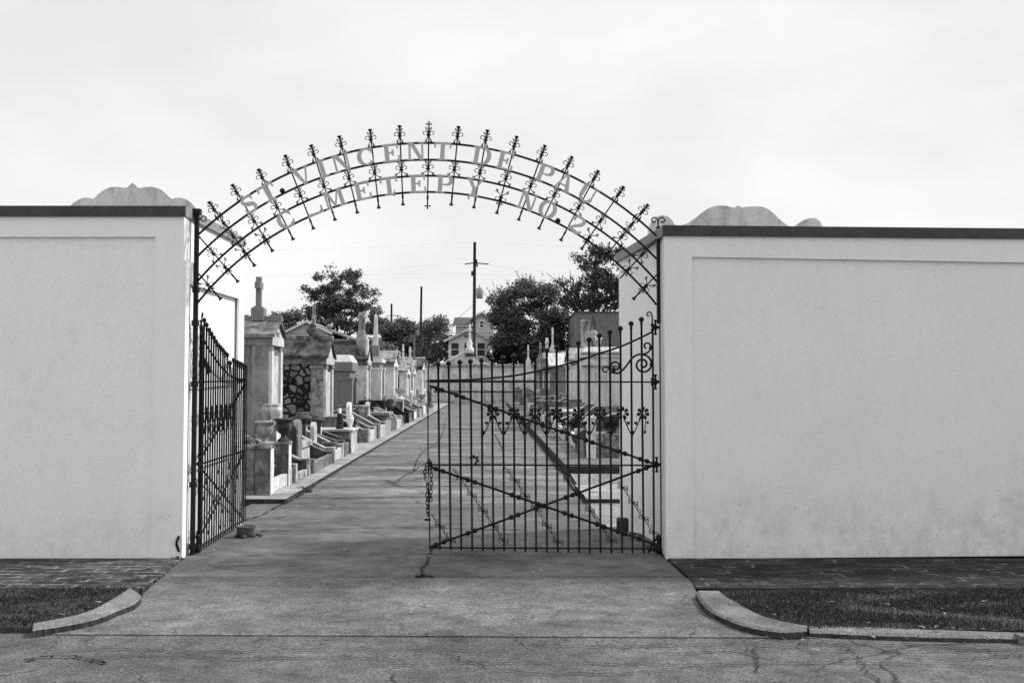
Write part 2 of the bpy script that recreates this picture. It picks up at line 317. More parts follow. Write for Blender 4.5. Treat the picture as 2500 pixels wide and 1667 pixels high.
struct('pavement_crack', ck, 'dark_void')
# brick sidewalks
wl = 8.36
sheet('sidewalk_left', [(-12, wl), (-2.905, wl), G(439, 1368), G(392, 1412), G(348, 1440), (-12, G(348, 1440)[1])], .018, 'brick_paving', .05)
sheet('sidewalk_right', [(1.35, wl), (12, wl), (12, G(1700, 1440)[1]), G(1701, 1441), G(1690, 1420)], .018, 'brick_mossy', .05)
# verges of soil carrying grass
kz = .052
vl = [(-12, G(300, 1432)[1]), G(335, 1434, .04), G(312, 1440, .05), G(296, 1450, kz), G(238, 1484, kz), G(190, 1501, kz), G(82, 1522, kz), (-12, G(82, 1526, kz)[1])]
vr = [G(1740, 1440, .03), (12, G(1740, 1440)[1]), (12, G(2448, 1545, kz)[1]), G(1967, 1526, kz), G(1914, 1516, kz), G(1860, 1500, kz), G(1814, 1478, kz), G(1775, 1456, kz)]
struct('soil_left', MB().prism(vl, 'z', -.02, .034), 'earth'); struct('soil_right', MB().prism(vr[::-1], 'z', -.02, .034), 'earth')
def kerb(name, outer, inner, z):
    o = [Vector((*G(x, y, z), 0)) for x, y in outer]; i = [Vector((*G(x, y, z), 0)) for x, y in inner]
    o = smooth_line(o, 5); i = smooth_line(i, 5); m = min(len(o), len(i))
    def rs(l):
        q = [];
        for k in range(m*2):
            f_ = k*(len(l)-1)/(m*2-1); i_ = min(int(f_), len(l)-2); q.append(l[i_].lerp(l[i_+1], f_-i_))
        return q
    o, i = rs(o), rs(i); n = len(o); vs = []
    for a, b in zip(o, i):
        d = (b - a).normalized(); j = random.uniform(-.005, .005); jz = random.uniform(-.0012, .0012)
        a = a + d*j
        vs += [(a.x - d.x*.015, a.y - d.y*.015, -.03), (a.x - d.x*.004, a.y - d.y*.004, z - .014 + jz), (a.x + d.x*.02, a.y + d.y*.02, z + jz), (b.x, b.y, z + jz), (b.x, b.y, -.03)]
    fs = []
    for k in range(n-1):
        for q in range(4): fs.append((k*5+q, k*5+q+1, k*5+5+q+1, k*5+5+q))
    fs += [(0,1,2,3,4), tuple((n-1)*5+q for q in (4,3,2,1,0))]
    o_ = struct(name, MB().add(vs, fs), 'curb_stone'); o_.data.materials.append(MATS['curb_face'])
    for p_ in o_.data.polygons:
        if p_.index < (n-1)*4 and p_.index % 4 == 0: p_.material_index = 1  # street face darker: dirt and shade put into the colour
kerb('kerb_left', [(345,1453),(327,1469),(289,1484),(248,1501),(204,1513),(136,1525),(80,1533)], [(318,1433),(296,1448),(268,1465),(238,1482),(190,1499),(130,1511),(82,1520)], kz)
kerb('kerb_right_curved', [(1699,1440),(1711,1464),(1730,1483),(1765,1502),(1814,1521),(1868,1532),(1914,1537),(1970,1534)], [(1755,1441),(1768,1452),(1784,1462),(1814,1479),(1860,1502),(1890,1510),(1914,1516),(1970,1526)], kz)
kerb('kerb_right_straight', [(1976,1538),(2100,1543),(2280,1549),(2500,1553)], [(1976,1526),(2100,1529),(2280,1536),(2500,1543)], .035)
ex = MB(); ex.box(G(2490,1550,.05)[0], 12, G(2490,1551,.05)[1], G(2490,1543,.05)[1], -.03, .048); struct('kerb_right_end', ex, 'curb_stone')
ex = MB(); y_ = G(80,1533,.02)[1]; ex.box(-12, G(62,1533,.02)[0], y_, y_ + .12, -.03, .02); struct('kerb_left_sunken', ex, 'curb_stone')
# raised walks beside the lane
wk = MB(); ws = [W(-5.6, 12.2), W(-2.56, 12.2), W(-2.56, 66), W(-5.6, 66)]; wk.prism([(p.x, p.y) for p in ws], 'z', -.02, .06); struct('walk_left', wk, 'walk_slab', .008)
wk = MB(); ws = [W(1.264, 12.2), W(1.95, 12.2), W(1.95, 13.9), W(1.264, 13.9)]; wk.prism([(p.x, p.y) for p in ws], 'z', -.02, .06); struct('walk_slab', wk, 'walk_slab', .008)
wk = MB(); ws = [W(1.33, 16.1), W(5.6, 16.1), W(5.6, 66), W(1.33, 66)]; wk.prism([(p.x, p.y) for p in ws], 'z', -.02, .13); struct('walk_right', wk, 'walk_dark', .008)

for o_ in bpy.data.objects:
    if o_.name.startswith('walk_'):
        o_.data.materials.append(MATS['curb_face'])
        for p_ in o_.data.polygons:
            if abs(p_.normal.z) < .5: p_.material_index = 1  # upright slab sides get the dark dirt-and-shade colour
# ---------------------------------------------------------------- grass, weeds, fallen leaves
def inside(x, y, poly):
    c = False; n = len(poly)
    for i in range(n):
        (x1, y1), (x2, y2) = poly[i][:2], poly[(i+1) % n][:2]
        if (y1 > y) != (y2 > y) and x < (x2-x1)*(y-y1)/(y2-y1) + x1: c = not c
    return c
def blades(name, poly, n, h, mat, z0=.034, kind='stuff', lim=None, wd=.004):
    xs = [p[0] for p in poly]; ys = [p[1] for p in poly]; vs = []; fs = []
    x0, x1 = max(min(xs), -4.6), min(max(xs), 5.2)
    while len(fs) < n:
        x = random.uniform(x0, x1); y = random.uniform(min(ys), max(ys))
        if not inside(x, y, poly): continue
        if math.sin(x*5.1 + math.sin(y*9)*2) * math.sin(y*7.3 + x*2.2) > random.uniform(.2, 1.4): continue
        hh = h*random.uniform(.35, 1.25)*(.7 + .6*abs(math.sin(x*2.3 + math.sin(y*6)))); a = random.uniform(0, 6.28); l = hh*random.uniform(.3, 1.1); b = random.uniform(0, 6.28); o = len(vs)
        dx, dy = math.cos(a)*wd, math.sin(a)*wd
        vs += [(x-dx, y-dy, z0-.01), (x+dx, y+dy, z0-.01), (x + math.cos(b)*l, y + math.sin(b)*l, z0 + hh)]
        fs.append((o, o+1, o+2))
    m = MB(); m.v = vs; m.f = fs; m.sm = [False]*len(fs); return m.build(name, mat, kind=kind)
blades('tall_grass', vr, 2600, .05, 'grass_blade', wd=.003)['label'] = 'taller grass tufts on the right verge'
g1 = blades('grass', vl, 15000, .02, 'grass_blade'); g1['label'] = 'short dark grass behind the left kerb'; g1['category'] = 'grass'
g2 = blades('grass', vr, 40000, .02, 'grass_blade'); g2['label'] = 'short dark grass strip behind the right kerb'; g2['category'] = 'grass'
lt = MB()
def leafq(x, y, z, s, a, asp=.35):
    c, d = math.cos(a), math.sin(a); pts = [(-s, 0), (-.3*s, asp*s), (.5*s, .8*asp*s), (s, 0), (.5*s, -.8*asp*s), (-.3*s, -asp*s)]
    lt.add([(x + c*p - d*q, y + d*p + c*q, z + abs(q)*.5 + random.uniform(0, .004)) for p, q in pts], [tuple(range(6))])
for px, py in [(2165,1475),(2300,1485),(2306,1497),(1873,1481),(2405,1468),(2180,1485),(2285,1530),(2330,1533),(2400,1535),(2430,1540),(2250,1531),(2030,1469),(2350,1480),(2120,1520),(1890,1500),(150,1500),(240,1470)]:
    x, y = G(px, py, .06); leafq(x, y, .062, random.uniform(.014, .032), random.uniform(0, 3.1), .25)
for px, py in [(1325,1335),(1670,1350),(520,1345),(840,1345),(857,1382),(1050,1360),(520,1378),(795,1200),(2410,1567),(2130,1560),(1960,1568),(1030,1480),(1005,1500),(1300,1400),(700,1540),(650,1557),(560,1585),(1990,1592),(360,1530),(1320,1395)]:
    x, y = G(px, py); leafq(x, y, .015, random.uniform(.015, .035), random.uniform(0, 3.1))
lt.build('leaf_litter', 'leaf_litter', kind='stuff', label='pale fallen leaves scattered on verge and driveway', cat='leaf litter')
dk = MB(); lt = dk
for _ in range(260):
    px = random.uniform(60, 2450); py = random.uniform(1540, 1600) if random.random() < .7 else random.uniform(1350, 1640)
    x, y = G(px, py); leafq(x, y, .012, random.uniform(.006, .02), random.uniform(0, 3.1), .5)
for _ in range(120):
    t = random.random(); p = W(-2.55 + random.gauss(0, .02), 12.4 + 5*t*t + random.gauss(0, .05)); leafq(p.x, p.y, .02, random.uniform(.01, .035), random.uniform(0, 3.1), .6)
dk.build('debris', 'weathered_dark', kind='stuff', label='small dark debris along gutter and lane edge', cat='debris')
def tuft(name, label, x, y, z, n, h, rad, mat='leaf_dark'):
    m = MB()
    for _ in range(n):
        a = random.uniform(0, 6.28); r = random.uniform(0, rad); b = a + random.gauss(0, .6); hh = h*random.uniform(.3, 1.1); l = hh*random.uniform(.3, 1)
        px, py = x + r*math.cos(a), y + r*math.sin(a); c = random.uniform(0, 6.28); wq = .004 + h*.04
        m.add([(px - wq*math.cos(c), py - wq*math.sin(c), z), (px + wq*math.cos(c), py + wq*math.sin(c), z), (px + l*.6*math.cos(b) + wq, py + l*.6*math.sin(b), z + hh*.7), (px + l*math.cos(b), py + l*math.sin(b), z + hh)], [(0, 1, 2, 3)])
    m.build(name, mat, label=label, cat='weed')
tuft('weed', 'small weed growing out of the lane joint beside the left walk', W(-2.52, 13.4).x, 13.4, .005, 90, .09, .07)
tuft('weed', 'low weed at the foot of the left gate pier', -2.88, 8.34, .01, 40, .03, .05, 'grass_blade')

# ---------------------------------------------------------------- boundary walls with piers
def scallop(cx_, zb, k, y0, y1, mb):
    half = [(0,68),(25,88),(48,112),(75,120),(130,109),(180,107),(230,117),(280,140),(325,175),(362,212),(378,224),(420,213),(470,213),(520,232),(565,262),(600,300),(628,335),(645,365)]
    pts = [(cx_ + a*k, zb + (365 - b)*k) for a, b in half] ; pts += [(cx_ + 650*k, zb - .35)]
    pts = [(2*cx_ - x, z) for x, z in pts[::-1]] + pts[1:]
    mb.prism(pts, 'y', y0, y1)
def frontwall(name, label, s, xin, H, Hfar, yb, ybfar, xin_back, xfar, px_panel, zpanel, zpanel2, mat):
    t = thing(name, label, 'wall', (xin, 8.4, 0))
    # core (set back 2 cm inside the raised borders)
    def X(a): return xin + s*a
    core = MB(); b = .022; D = 1.9
    far = xfar
    pts = [(xin, yb + b), (far, ybfar + b), (far, ybfar + .5), (X(2.6), yb + .62), (X(2.6), 10.3), (xin_back + s*.02, 10.25), (xin + s*.02, 8.8)]
    vs = [(x, y, 0) for x, y in pts] + [(x, y, (H if abs(x - xin) < 3.5 else Hfar) - .085) for x, y in pts]; n = len(pts)
    core.add(vs, [tuple(range(n)), tuple(range(n, 2*n))[::-1]] + [(i, n+i, n+(i+1) % n, (i+1) % n) for i in range(n)])
    core.build('wall_body', mat, t, True)
    # raised border: pier strip beside the gate and band under the cap
    bd = MB(); xp = px_panel
    def yf(x): return yb + (ybfar - yb)*(x - xin)/(far - xin)
    bd.add([(xin, yb, 0), (xp, yf(xp), 0), (xp, yf(xp) + b - .001, 0), (xin, yb + b - .001, 0)] + [(xin, yb, H - .087), (xp, yf(xp), H - .087), (xp, yf(xp) + b - .001, H - .087), (xin, yb + b - .001, H - .087)],
           [(0,3,2,1),(4,5,6,7),(0,1,5,4),(1,2,6,5),(2,3,7,6),(3,0,4,7)])
    zt = H - .087; ztf = Hfar - .087
    bd.add([(xp, yf(xp), zpanel), (far, ybfar, zpanel2), (far, ybfar + b - .001, zpanel2), (xp, yf(xp) + b - .001, zpanel), (xp, yf(xp), zt), (far, ybfar, ztf), (far, ybfar + b - .001, ztf), (xp, yf(xp) + b - .001, zt)],
           [(0,3,2,1),(4,5,6,7),(0,1,5,4),(1,2,6,5),(2,3,7,6),(3,0,4,7)])
    bd.build('raised_border', mat, t, True)
    # cap: stone slab, its street face painted dark
    cp = MB(); e = .012
    cp.add([(xin - s*e, yb, H - .085), (far, ybfar, Hfar - .085), (far, ybfar + .55, Hfar - .085), (X(2.62), yb + .66, H - .085), (X(2.62), 10.34, H - .085), (xin_back - s*e, 10.32, H - .085)] +
           [(xin - s*e, yb, H), (far, ybfar, Hfar), (far, ybfar + .55, Hfar), (X(2.62), yb + .66, H), (X(2.62), 10.34, H), (xin_back - s*e, 10.32, H)],
           [tuple(range(6))[::-1], tuple(range(6, 12))] + [(i, (i+1) % 6, 6 + (i+1) % 6, 6+i) for i in range(6)])
    cp.build('cap', 'stucco_cap', t, True)
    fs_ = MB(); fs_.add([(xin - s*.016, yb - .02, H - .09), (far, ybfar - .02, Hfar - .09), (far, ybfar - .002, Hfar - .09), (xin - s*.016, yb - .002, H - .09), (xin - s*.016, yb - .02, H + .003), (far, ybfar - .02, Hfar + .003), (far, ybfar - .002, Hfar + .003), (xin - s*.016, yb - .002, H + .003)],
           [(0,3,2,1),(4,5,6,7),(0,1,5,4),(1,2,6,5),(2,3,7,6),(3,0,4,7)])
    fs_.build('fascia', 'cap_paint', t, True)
    return t
HL = P(449, 504, 8.4)[1]; HR = P(1623, 551, 8.4)[1]
zpl = P(300, 578, 8.4)[1]
tL = frontwall('stucco_wall', 'white stucco boundary wall left of the open gate, dark painted cap', -1, -2.9, HL, P(50, 502, 8.4)[1], 8.4, 8.4, -2.9, -12, P(375, 900, 8.4)[0], zpl, zpl, 'stucco_wall')
tR = frontwall('stucco_wall', 'white stucco boundary wall right of the gate, stained along its base', 1, 1.345, HR, P(2448, 560, 8.52)[1] + .0, 8.4, 8.9, 1.13, 12, P(1692, 900, 8.4)[0], P(1700, 626, 8.4)[1], P(2448, 631, 8.55)[1] - .12, 'stucco_stained')
# the inner returns facing the driveway: framed panels
m = MB()
for (y0, y1, z0, z1) in ((8.4, 10.25, 2.62, 2.70),): m.box(-2.9, -2.885, y0 + .35, y1, z0, z1)
m.box(-2.9, -2.878, 10.05, 10.25, 0, 2.62); m.box(-2.9, -2.878, 8.403, 8.5, 0, 2.62); m.box(-2.9, -2.878, 8.55, 10.05, 2.42, 2.62)
m.build('side_border', 'stucco_wall', tL, True)
m = MB(); 
def rx(y): return 1.365 - .2*(y - 8.8)/1.45
m.add([(rx(8.8)-.012, 8.8, 2.45), (rx(10.2)-.012, 10.2, 2.45), (rx(10.2)+.02, 10.2, 2.45), (rx(8.8)+.02, 8.8, 2.45), (rx(8.8)-.012, 8.8, 2.55), (rx(10.2)-.012, 10.2, 2.55), (rx(10.2)+.02, 10.2, 2.55), (rx(8.8)+.02, 8.8, 2.55)], [(0,1,2,3),(7,6,5,4),(0,4,5,1),(1,5,6,2),(2,6,7,3),(3,7,4,0)])
m.build('side_border', 'stucco_stained', tR, True)
k = 9.6/F/3.92
m = MB(); scallop(P(328, 500, 9.6)[0], P(328, 523, 9.6)[1], k, 9.55, 9.75, m); m.build('parapet', 'parapet_plaster', tL, True)
m = MB(); pr_ = [(335,430),(340,375),(355,320),(400,275),(450,263),(500,275),(545,310),(568,352),(600,364),(640,358),(700,335),(760,295),(820,245),(880,202),(940,178),(1000,170),(1060,174),(1110,188),(1135,190),(1160,178),(1175,172),(1190,180),(1205,192),(1250,184),(1340,178),(1400,183),(1460,205),(1520,255),(1580,315),(1640,358),(1690,376),(1725,378),(1760,335),(1800,308),(1860,290),(1910,293),(1950,320),(1975,372),(1980,470),(1150,480)]
m.prism([P(1500 + a/3.92, 460 + b/3.92, 9.6) for a, b in pr_][::-1], 'y', 9.55, 9.75); m.build('parapet', 'parapet_plaster', tR, True)
# small iron bracket stub on the left pier
m = MB(); m.tube(smooth_line([(*P(437, 1308, 8.385)[:1], 8.385, P(437, 1308, 8.385)[1]), (P(431, 1325, 8.36)[0], 8.36, P(431, 1325, 8.36)[1]), (P(437, 1345, 8.385)[0], 8.385, P(437, 1345, 8.385)[1])], 4), .012, 6)
m.build('bracket', 'iron', tL, True)

# ---------------------------------------------------------------- iron arch with lettering
YA = 8.62
def circ(p1, p2, p3):
    ax, ay = p1; bx, by = p2; cx_, cy_ = p3; d = 2*(ax*(by-cy_) + bx*(cy_-ay) + cx_*(ay-by))
    ux = ((ax*ax+ay*ay)*(by-cy_) + (bx*bx+by*by)*(cy_-ay) + (cx_*cx_+cy_*cy_)*(ay-by))/d
    uy = ((ax*ax+ay*ay)*(cx_-bx) + (bx*bx+by*by)*(ax-cx_) + (cx_*cx_+cy_*cy_)*(bx-ax))/d
    return Vector((ux, uy)), math.hypot(ax-ux, ay-uy)
arcs = []
for q in (((485,572),(1047,349),(1605,578)), ((481,627),(1045,390),(1603,632)), ((480,689),(1045,429),(1605,689)), ((476,747),(1045,468.5),(1603,744))):
    pp = [P(x, y, YA) for x, y in q]; c, r = circ(*pp); arcs.append((c, r, pp[0], pp[2]))
XL = P(476, 900, YA)[0]; XR = P(1609, 900, YA)[0]
arch = thing('gate_arch', 'wrought iron arch with silver lettering spanning the cemetery gateway', 'arch', (XL, YA, 0))
for c, r, a, b in arcs:
    m = MB(); a0 = math.atan2(a[1]-c.y, a[0]-c.x); a1 = math.atan2(b[1]-c.y, b[0]-c.x)
    ring = []
    for i in range(97):
        an = a0 + (a1-a0)*i/96; ring.append((c.x + r*math.cos(an), YA, c.y + r*math.sin(an)))
    m.tube(ring, .0118, 4); m.build('rail', 'iron', arch, True)
zt = P(480, 515, YA)[1]
m = MB(); m.box(XL - .018, XL + .018, YA - .018, YA + .018, 0, zt + .02)
for zz in (.05, .6, 1.5, 2.05, 2.35): m.box(XL - .026, XL + .026, YA - .026, YA + .026, zz, zz + .05)
m.build('post', 'iron', arch, True)
m = MB(); ztr = P(1609, 553, YA)[1]
m.box(XR - .016, XR + .016, YA - .018, YA + .018, P(1609,790,YA)[1], ztr); m.box(XR + .004, XR + .014, YA - .01, YA + .01, 0, P(1609,790,YA)[1] + .01); m.build('post', 'iron', arch, True)
# post tops
m = MB()
for s_ in (-1, 1):
    pts = [(XR, YA, ztr - .02)]
    for i in range(15):
        a = math.pi - i*.42; rr = .034*(1 - i*.045)
        pts.append((XR + s_*(.036 + rr*math.cos(a)), YA, ztr + .055 + rr*math.sin(a)))
    m.tube(smooth_line(pts, 2), .0065, 6)
m.build('scroll', 'iron', arch, True)
m = MB(); m.box(XL - .035, XL + .035, YA - .03, YA + .03, zt - .035, zt + .018); m.tube([(XL + .06 + .025*math.cos(a/8*6.283), YA, zt - .07 + .025*math.sin(a/8*6.283)) for a in range(8)], .006, 5, True)
m.tube([(XL, YA, zt - .08), (XL + .04, YA, zt - .07)], .008, 6); m.build('post_top', 'iron', arch, True)

def trumpet(mb, tip, ax):
    """flared end of a spindle; ax points from the rod to the tip"""
    z = Vector((ax[0], 0, ax[1])).normalized(); q = z.to_track_quat('Z', 'Y').to_matrix()
    mb.lathe([(.006, -.1), (.0095, -.095), (.0095, -.065), (.0075, -.06), (.0075, -.045), (.008, -.035), (.011, -.018), (.02, -.003), (.021, 0), (.012, .003)], tip, 10, q)
def ornament(mb, k0, up, spread, leg):
    """fleur of four C scrolls above a knot with two legs ending in small triangles"""
    u = Vector((up[0], 0, up[1])).normalized(); s = Vector((u.z, 0, -u.x)); k0 = Vector(k0); rr = .0037
    M3 = Matrix((s, Vector((0, 1, 0)), u)).transposed()
    mb.ball(k0, .026, 10, (1, .55, .3), M3); mb.ball(k0, .014, 8, (1, 1, 1), M3)
    for d in (-1, 1):
        a = [(0.006, .004), (.014, .022), (.030, .034), (.044, .030), (.050, .016), (.042, .004), (.033, .008)]
        mb.tube(smooth_line([k0 + s*(d*x) + u*y for x, y in a], 3), rr, 5)
        a = [(0.005, .006), (.010, .030), (.014, .044), (.028, .060), (.024, .068), (.014, .062), (.010, .050)]
        mb.tube(smooth_line([k0 + s*(d*x) + u*y for x, y in a], 3), rr, 5)
        f = k0 + s*(d*spread) - u*leg; g = k0 + s*(d*spread*.72) - u*(leg*.62); h = k0 + s*(d*spread*.55) - u*leg*1.0
        if spread > .035: h = k0 + s*(d*(spread*1.1)) - u*(leg*.6); 
        mb.tube(smooth_line([k0 + s*d*.008 - u*.008, k0 + s*(d*spread*.35) - u*(leg*.42), g, f], 3), [rr*1.1]*7 + [rr*1.5]*3, 5)
        mb.tube([g, h, f], rr*1.3, 5)
def spindle(t_px, b_px, kinds=('o', 'm'), cross=False, ttip=True, btip=True, yb=YA + .014):
    a = Vector((P(*t_px, YA)[0], yb, P(*t_px, YA)[1])); b = Vector((P(*b_px, YA)[0], yb, P(*b_px, YA)[1]))
    ax = (a - b).normalized(); up = (ax.x, ax.z); m = MB(); m.tube([a, b], .0072, 6)
    if cross:
        for p, dr in ((a, 1), (b, -1)):
            c = p - ax*dr*.025
            for d in (Vector((1,0,0))*.021, Vector((-1,0,0))*.021, ax*dr*.021):
                m.tube([c, c + d], .005, 6); m.ball(c + d, .008, 8)
            m.ball(c, .009, 8); e = p - ax*dr*.1; m.tube([e - ax*.015, e + ax*.015], .011, 8)
    else:
        if ttip: trumpet(m, a, up)
        if btip: trumpet(m, b, (-up[0], -up[1]))
    sp = m.build('spindle', 'iron', arch, True)
    def hit(i):
        c, r, _, _ = arcs[i]; C = Vector((c.x, yb, c.y)); d = a - C
        A = 1; B = 2*d.dot(-ax); Cc = d.dot(d) - r*r; t = (-B - math.sqrt(max(0, B*B - 4*Cc)))/2
        return a - ax*t
    yo = Vector((0, -.022, 0))
    def orn(p, u_, sp_, lg):
        o = MB(); ornament(o, p + yo, u_, sp_, lg); q = o.build('scrollwork', 'iron', arch, True); q.parent = sp
    dn = (-up[0], -up[1])
    for kd in kinds:
        if kd == 'o': orn(hit(0) + ax*.072, up, .03, .066)
        if kd == 'm': orn(hit(2) + ax*.064, up, .052, .062)
        if kd == 'k': orn(hit(0) - ax*.075, dn, .03, .066)
        if kd == 'l': orn(hit(3) + ax*.035, dn, .052, .07)
def Z1(a, b): return (400 + a*.3252, 250 + b*.3252)
def Z2(a, b): return (1000 + a*.3252, 250 + b*.3252)
LT = [(335,745),(510,615),(707,500),(908,395),(1102,318),(1315,250),(1546,200),(1768,172)]
LB = [(680,1225),(815,1115),(970,1028),(1122,948),(1285,882),(1452,828),(1613,792),(1795,768)]
RT = [(367,178),(585,205),(805,252),(1017,320),(1220,405),(1418,510),(1608,630),(1792,765)]
RB = [(312,770),(482,790),(655,832),(818,882),(970,948),(1135,1035),(1290,1100),(1440,1190)]
for i, (a, b) in enumerate(zip(LT, LB)): spindle(Z1(*a), Z1(*b), ('o', 'm', 'k', 'l') if i == 0 else ('o', 'm', 'l') if i == 1 else ('o', 'm'))
for i, (a, b) in enumerate(zip(RT, RB)): spindle(Z2(*a), Z2(*b), ('o', 'm', 'k', 'l') if i == 7 else ('o', 'm', 'l') if i in (6, 2) else ('o', 'm'), btip=i != 7)
spindle(Z1(1990, 140), Z1(1978, 795), ('o', 'm'), cross=True)
spindle(Z1(262, 1005), Z1(555, 1345), ('m', 'l'), ttip=False); spindle(Z1(250, 1275), Z1(425, 1475), ('l',), ttip=False)
spindle(Z2(1862, 1015), Z2(1580, 1320), ('m', 'l'), ttip=False, btip=False); spindle(Z2(1858, 1290), Z2(1680, 1475), ('l',), ttip=False)

# letters: slab serif glyphs drawn on a unit-high grid, cut from thin plate
def ribbon(pts):
    n = len(pts); Lf = []; Rt = []
    for i in range(n):
        x, y, w_ = pts[i]; a = pts[max(i-1, 0)]; b = pts[min(i+1, n-1)]; dx, dy = b[0]-a[0], b[1]-a[1]; l = math.hypot(dx, dy) or 1
        nx, ny = -dy/l, dx/l; Lf.append((x + nx*w_/2, y + ny*w_/2)); Rt.append((x - nx*w_/2, y - ny*w_/2))
    return [[Lf[i], Lf[i+1], Rt[i+1], Rt[i]] for i in range(n-1)]
def rect(x0, y0, x1, y1): return [[(x0, y0), (x1, y0), (x1, y1), (x0, y1)]]
def arc(cx_, cy_, rx_, ry_, a0, a1, w0, w1, n=16, f=None):
    o = []
    for i in range(n+1):
        a = R(a0 + (a1-a0)*i/n); w_ = w0 + (w1-w0)*abs(math.cos(a)); o.append((cx_ + rx_*math.cos(a), cy_ + ry_*math.sin(a), w_))
    return ribbon(o)
GL = {
 'I': (.5, rect(.14,.09,.36,.91) + rect(0,0,.5,.09) + rect(0,.91,.5,1)),
 'T': (.86, rect(.32,.09,.54,.9) + rect(0,.89,.86,1) + rect(0,.68,.09,.89) + rect(.77,.68,.86,.89) + rect(.18,0,.68,.09)),
 'E': (.84, rect(.1,.1,.32,.9) + rect(0,.9,.8,1) + rect(0,0,.84,.1) + rect(.71,.7,.8,.9) + rect(.75,.1,.84,.33) + rect(.32,.46,.46,.55) + rect(.46,.34,.56,.67)),
 'L': (.84, rect(.1,.1,.3,.16) + rect(0,0,.84,.1) + rect(.75,.1,.84,.42) + rect(.66,.1,.75,.2)),
 'N': (.95, rect(.1,.08,.21,.93) + [[(.1,1),(.34,1),(.84,0),(.64,0)]] + rect(.74,.12,.84,.93) + rect(0,0,.34,.08) + rect(0,.93,.12,1) + rect(.6,.93,.98,1)),
 'V': (.92, [[(.06,.93),(.3,.93),(.55,.0),(.42,0)]] + [[(.48,.05),(.55,0),(.84,.93),(.74,.93)]] + rect(0,.93,.38,1) + rect(.62,.93,.95,1)),
 'A': (.95, [[(.08,.08),(.18,.08),(.5,.98),(.42,1)]] + [[(.42,1),(.54,1),(.86,.08),(.62,.08)]] + rect(.25,.28,.66,.37) + rect(0,0,.32,.08) + rect(.52,0,.97,.08)),
 'M': (1.1, rect(.1,.08,.2,.93) + [[(.1,1),(.32,1),(.58,.08),(.47,.08)]] + [[(.49,.14),(.56,.08),(.86,1),(.78,1)]] + rect(.8,.08,1.0,.93) + rect(0,0,.33,.08) + rect(0,.93,.12,1) + rect(.72,0,1.1,.08) + rect(.86,.93,1.1,1)),
 'Y': (.95, rect(.36,.09,.58,.46) + [[(.06,.93),(.3,.93),(.56,.42),(.38,.42)]] + [[(.48,.42),(.58,.46),(.84,.93),(.72,.93)]] + rect(0,.93,.4,1) + rect(.6,.93,.95,1) + rect(.22,0,.72,.09)),
 'U': (.95, arc(.46,.32,.28,.26,180,360,.12,.17) + rect(.08,.32,.29,.93) + rect(.7,.32,.79,.93) + rect(0,.93,.38,1) + rect(.6,.93,.93,1)),
 'C': (.88, arc(.46,.5,.36,.44,42,318,.08,.22,26) + rect(.7,.66,.79,.97) + [[(.66,.14),(.8,.2),(.84,.34),(.76,.34)]]),
 'O': (.9, arc(.45,.5,.35,.44,0,180,.09,.22,20) + arc(.45,.5,.35,.44,180,360,.09,.22,20)),
 'D': (.95, rect(.1,.09,.32,.91) + rect(0,0,.5,.09) + rect(0,.91,.5,1) + arc(.5,.5,.33,.455,-90,90,.09,.22,18)),
 'P': (.86, rect(.1,.09,.32,.91) + rect(0,0,.46,.09) + rect(0,.91,.5,1) + rect(.32,.42,.5,.5) + arc(.5,.71,.25,.248,-90,90,.09,.2,14)),
 'S': (.75, ribbon([(.64,.7,.08),(.62,.85,.09),(.5,.94,.1),(.34,.95,.11),(.18,.88,.15),(.13,.74,.17),(.2,.62,.2),(.38,.52,.23),(.55,.43,.22),(.63,.28,.18),(.57,.13,.15),(.42,.05,.11),(.26,.05,.1),(.13,.14,.09),(.09,.3,.08)]) + rect(.6,.68,.69,.98) + rect(.05,.02,.13,.33)),
 '2': (.8, ribbon([(.16,.64,.2),(.14,.78,.16),(.24,.91,.12),(.42,.95,.11),(.6,.9,.16),(.68,.76,.2),(.62,.6,.19),(.44,.44,.15),(.26,.3,.12),(.13,.14,.11)]) + ribbon([(.08,.1,.14),(.26,.16,.18),(.44,.1,.2),(.62,.08,.2),(.72,.16,.13),(.76,.28,.08)])),
}
def letter(ch, px, py, i0, wide=1.12):
    x, z = P(px, py, YA); c, r, _, _ = arcs[i0]; c2, r2, _, _ = arcs[i0+1]
    d = Vector((x - c.x, z - c.y)).normalized(); rm = (r + (r2 + (c2.y - c.y)))/2; ctr = c + d*rm; H_ = .166
    u = Vector((d.x, 0, d.y)); s = Vector((d.y, 0, -d.x)); wd, polys = GL[ch]; m = MB(); y0 = YA - .018
    for k_, pl in enumerate(polys):
        th_ = .0035 + .00012*k_
        pp = [Vector((ctr.x, 0, ctr.y)) + s*((a - wd/2)*H_*.98*wide) + u*((b - .5)*H_) for a, b in pl]; n = len(pp)
        m.add([(p.x, y0 - th_, p.z) for p in pp] + [(p.x, y0 + th_, p.z) for p in pp], [tuple(range(n)), tuple(range(n, 2*n))[::-1]] + [(i, n+i, n+(i+1) % n, (i+1) % n) for i in range(n)])
    m.build('letter', 'letter_paint', arch, True, label='silver painted iron letter ' + ch if ch != '2' else 'silver painted iron numeral 2')
for ch, x, y in [('S',609,499),('T',652,467),('V',737,427),('I',787,411),('N',834,396),('C',894,383),('E',955,374),('N',1016,368),('T',1081,370),('D',1177,380),('E',1234,393),('P',1332,422),('A',1377,449),('U',1437,471)]:
    letter(ch, x, y, 0)
for ch, x, y in [('C',698,535),('L',768,512),('M',816,483),('E',885,465),('T',950,452),('E',1020,448),('P',1086,448),('Y',1159,457),('N',1288,492),('O',1337,512),('2',1407,550)]:
    letter(ch, x, y, 2)
for x, y in ((690, 466), (1362, 539)):
    m = MB(); q = P(x, y, YA); m.ball((q[0], YA - .012, q[1]), .0245, 14, (1, .6, 1)); m.build('full_stop', 'iron', arch, True)
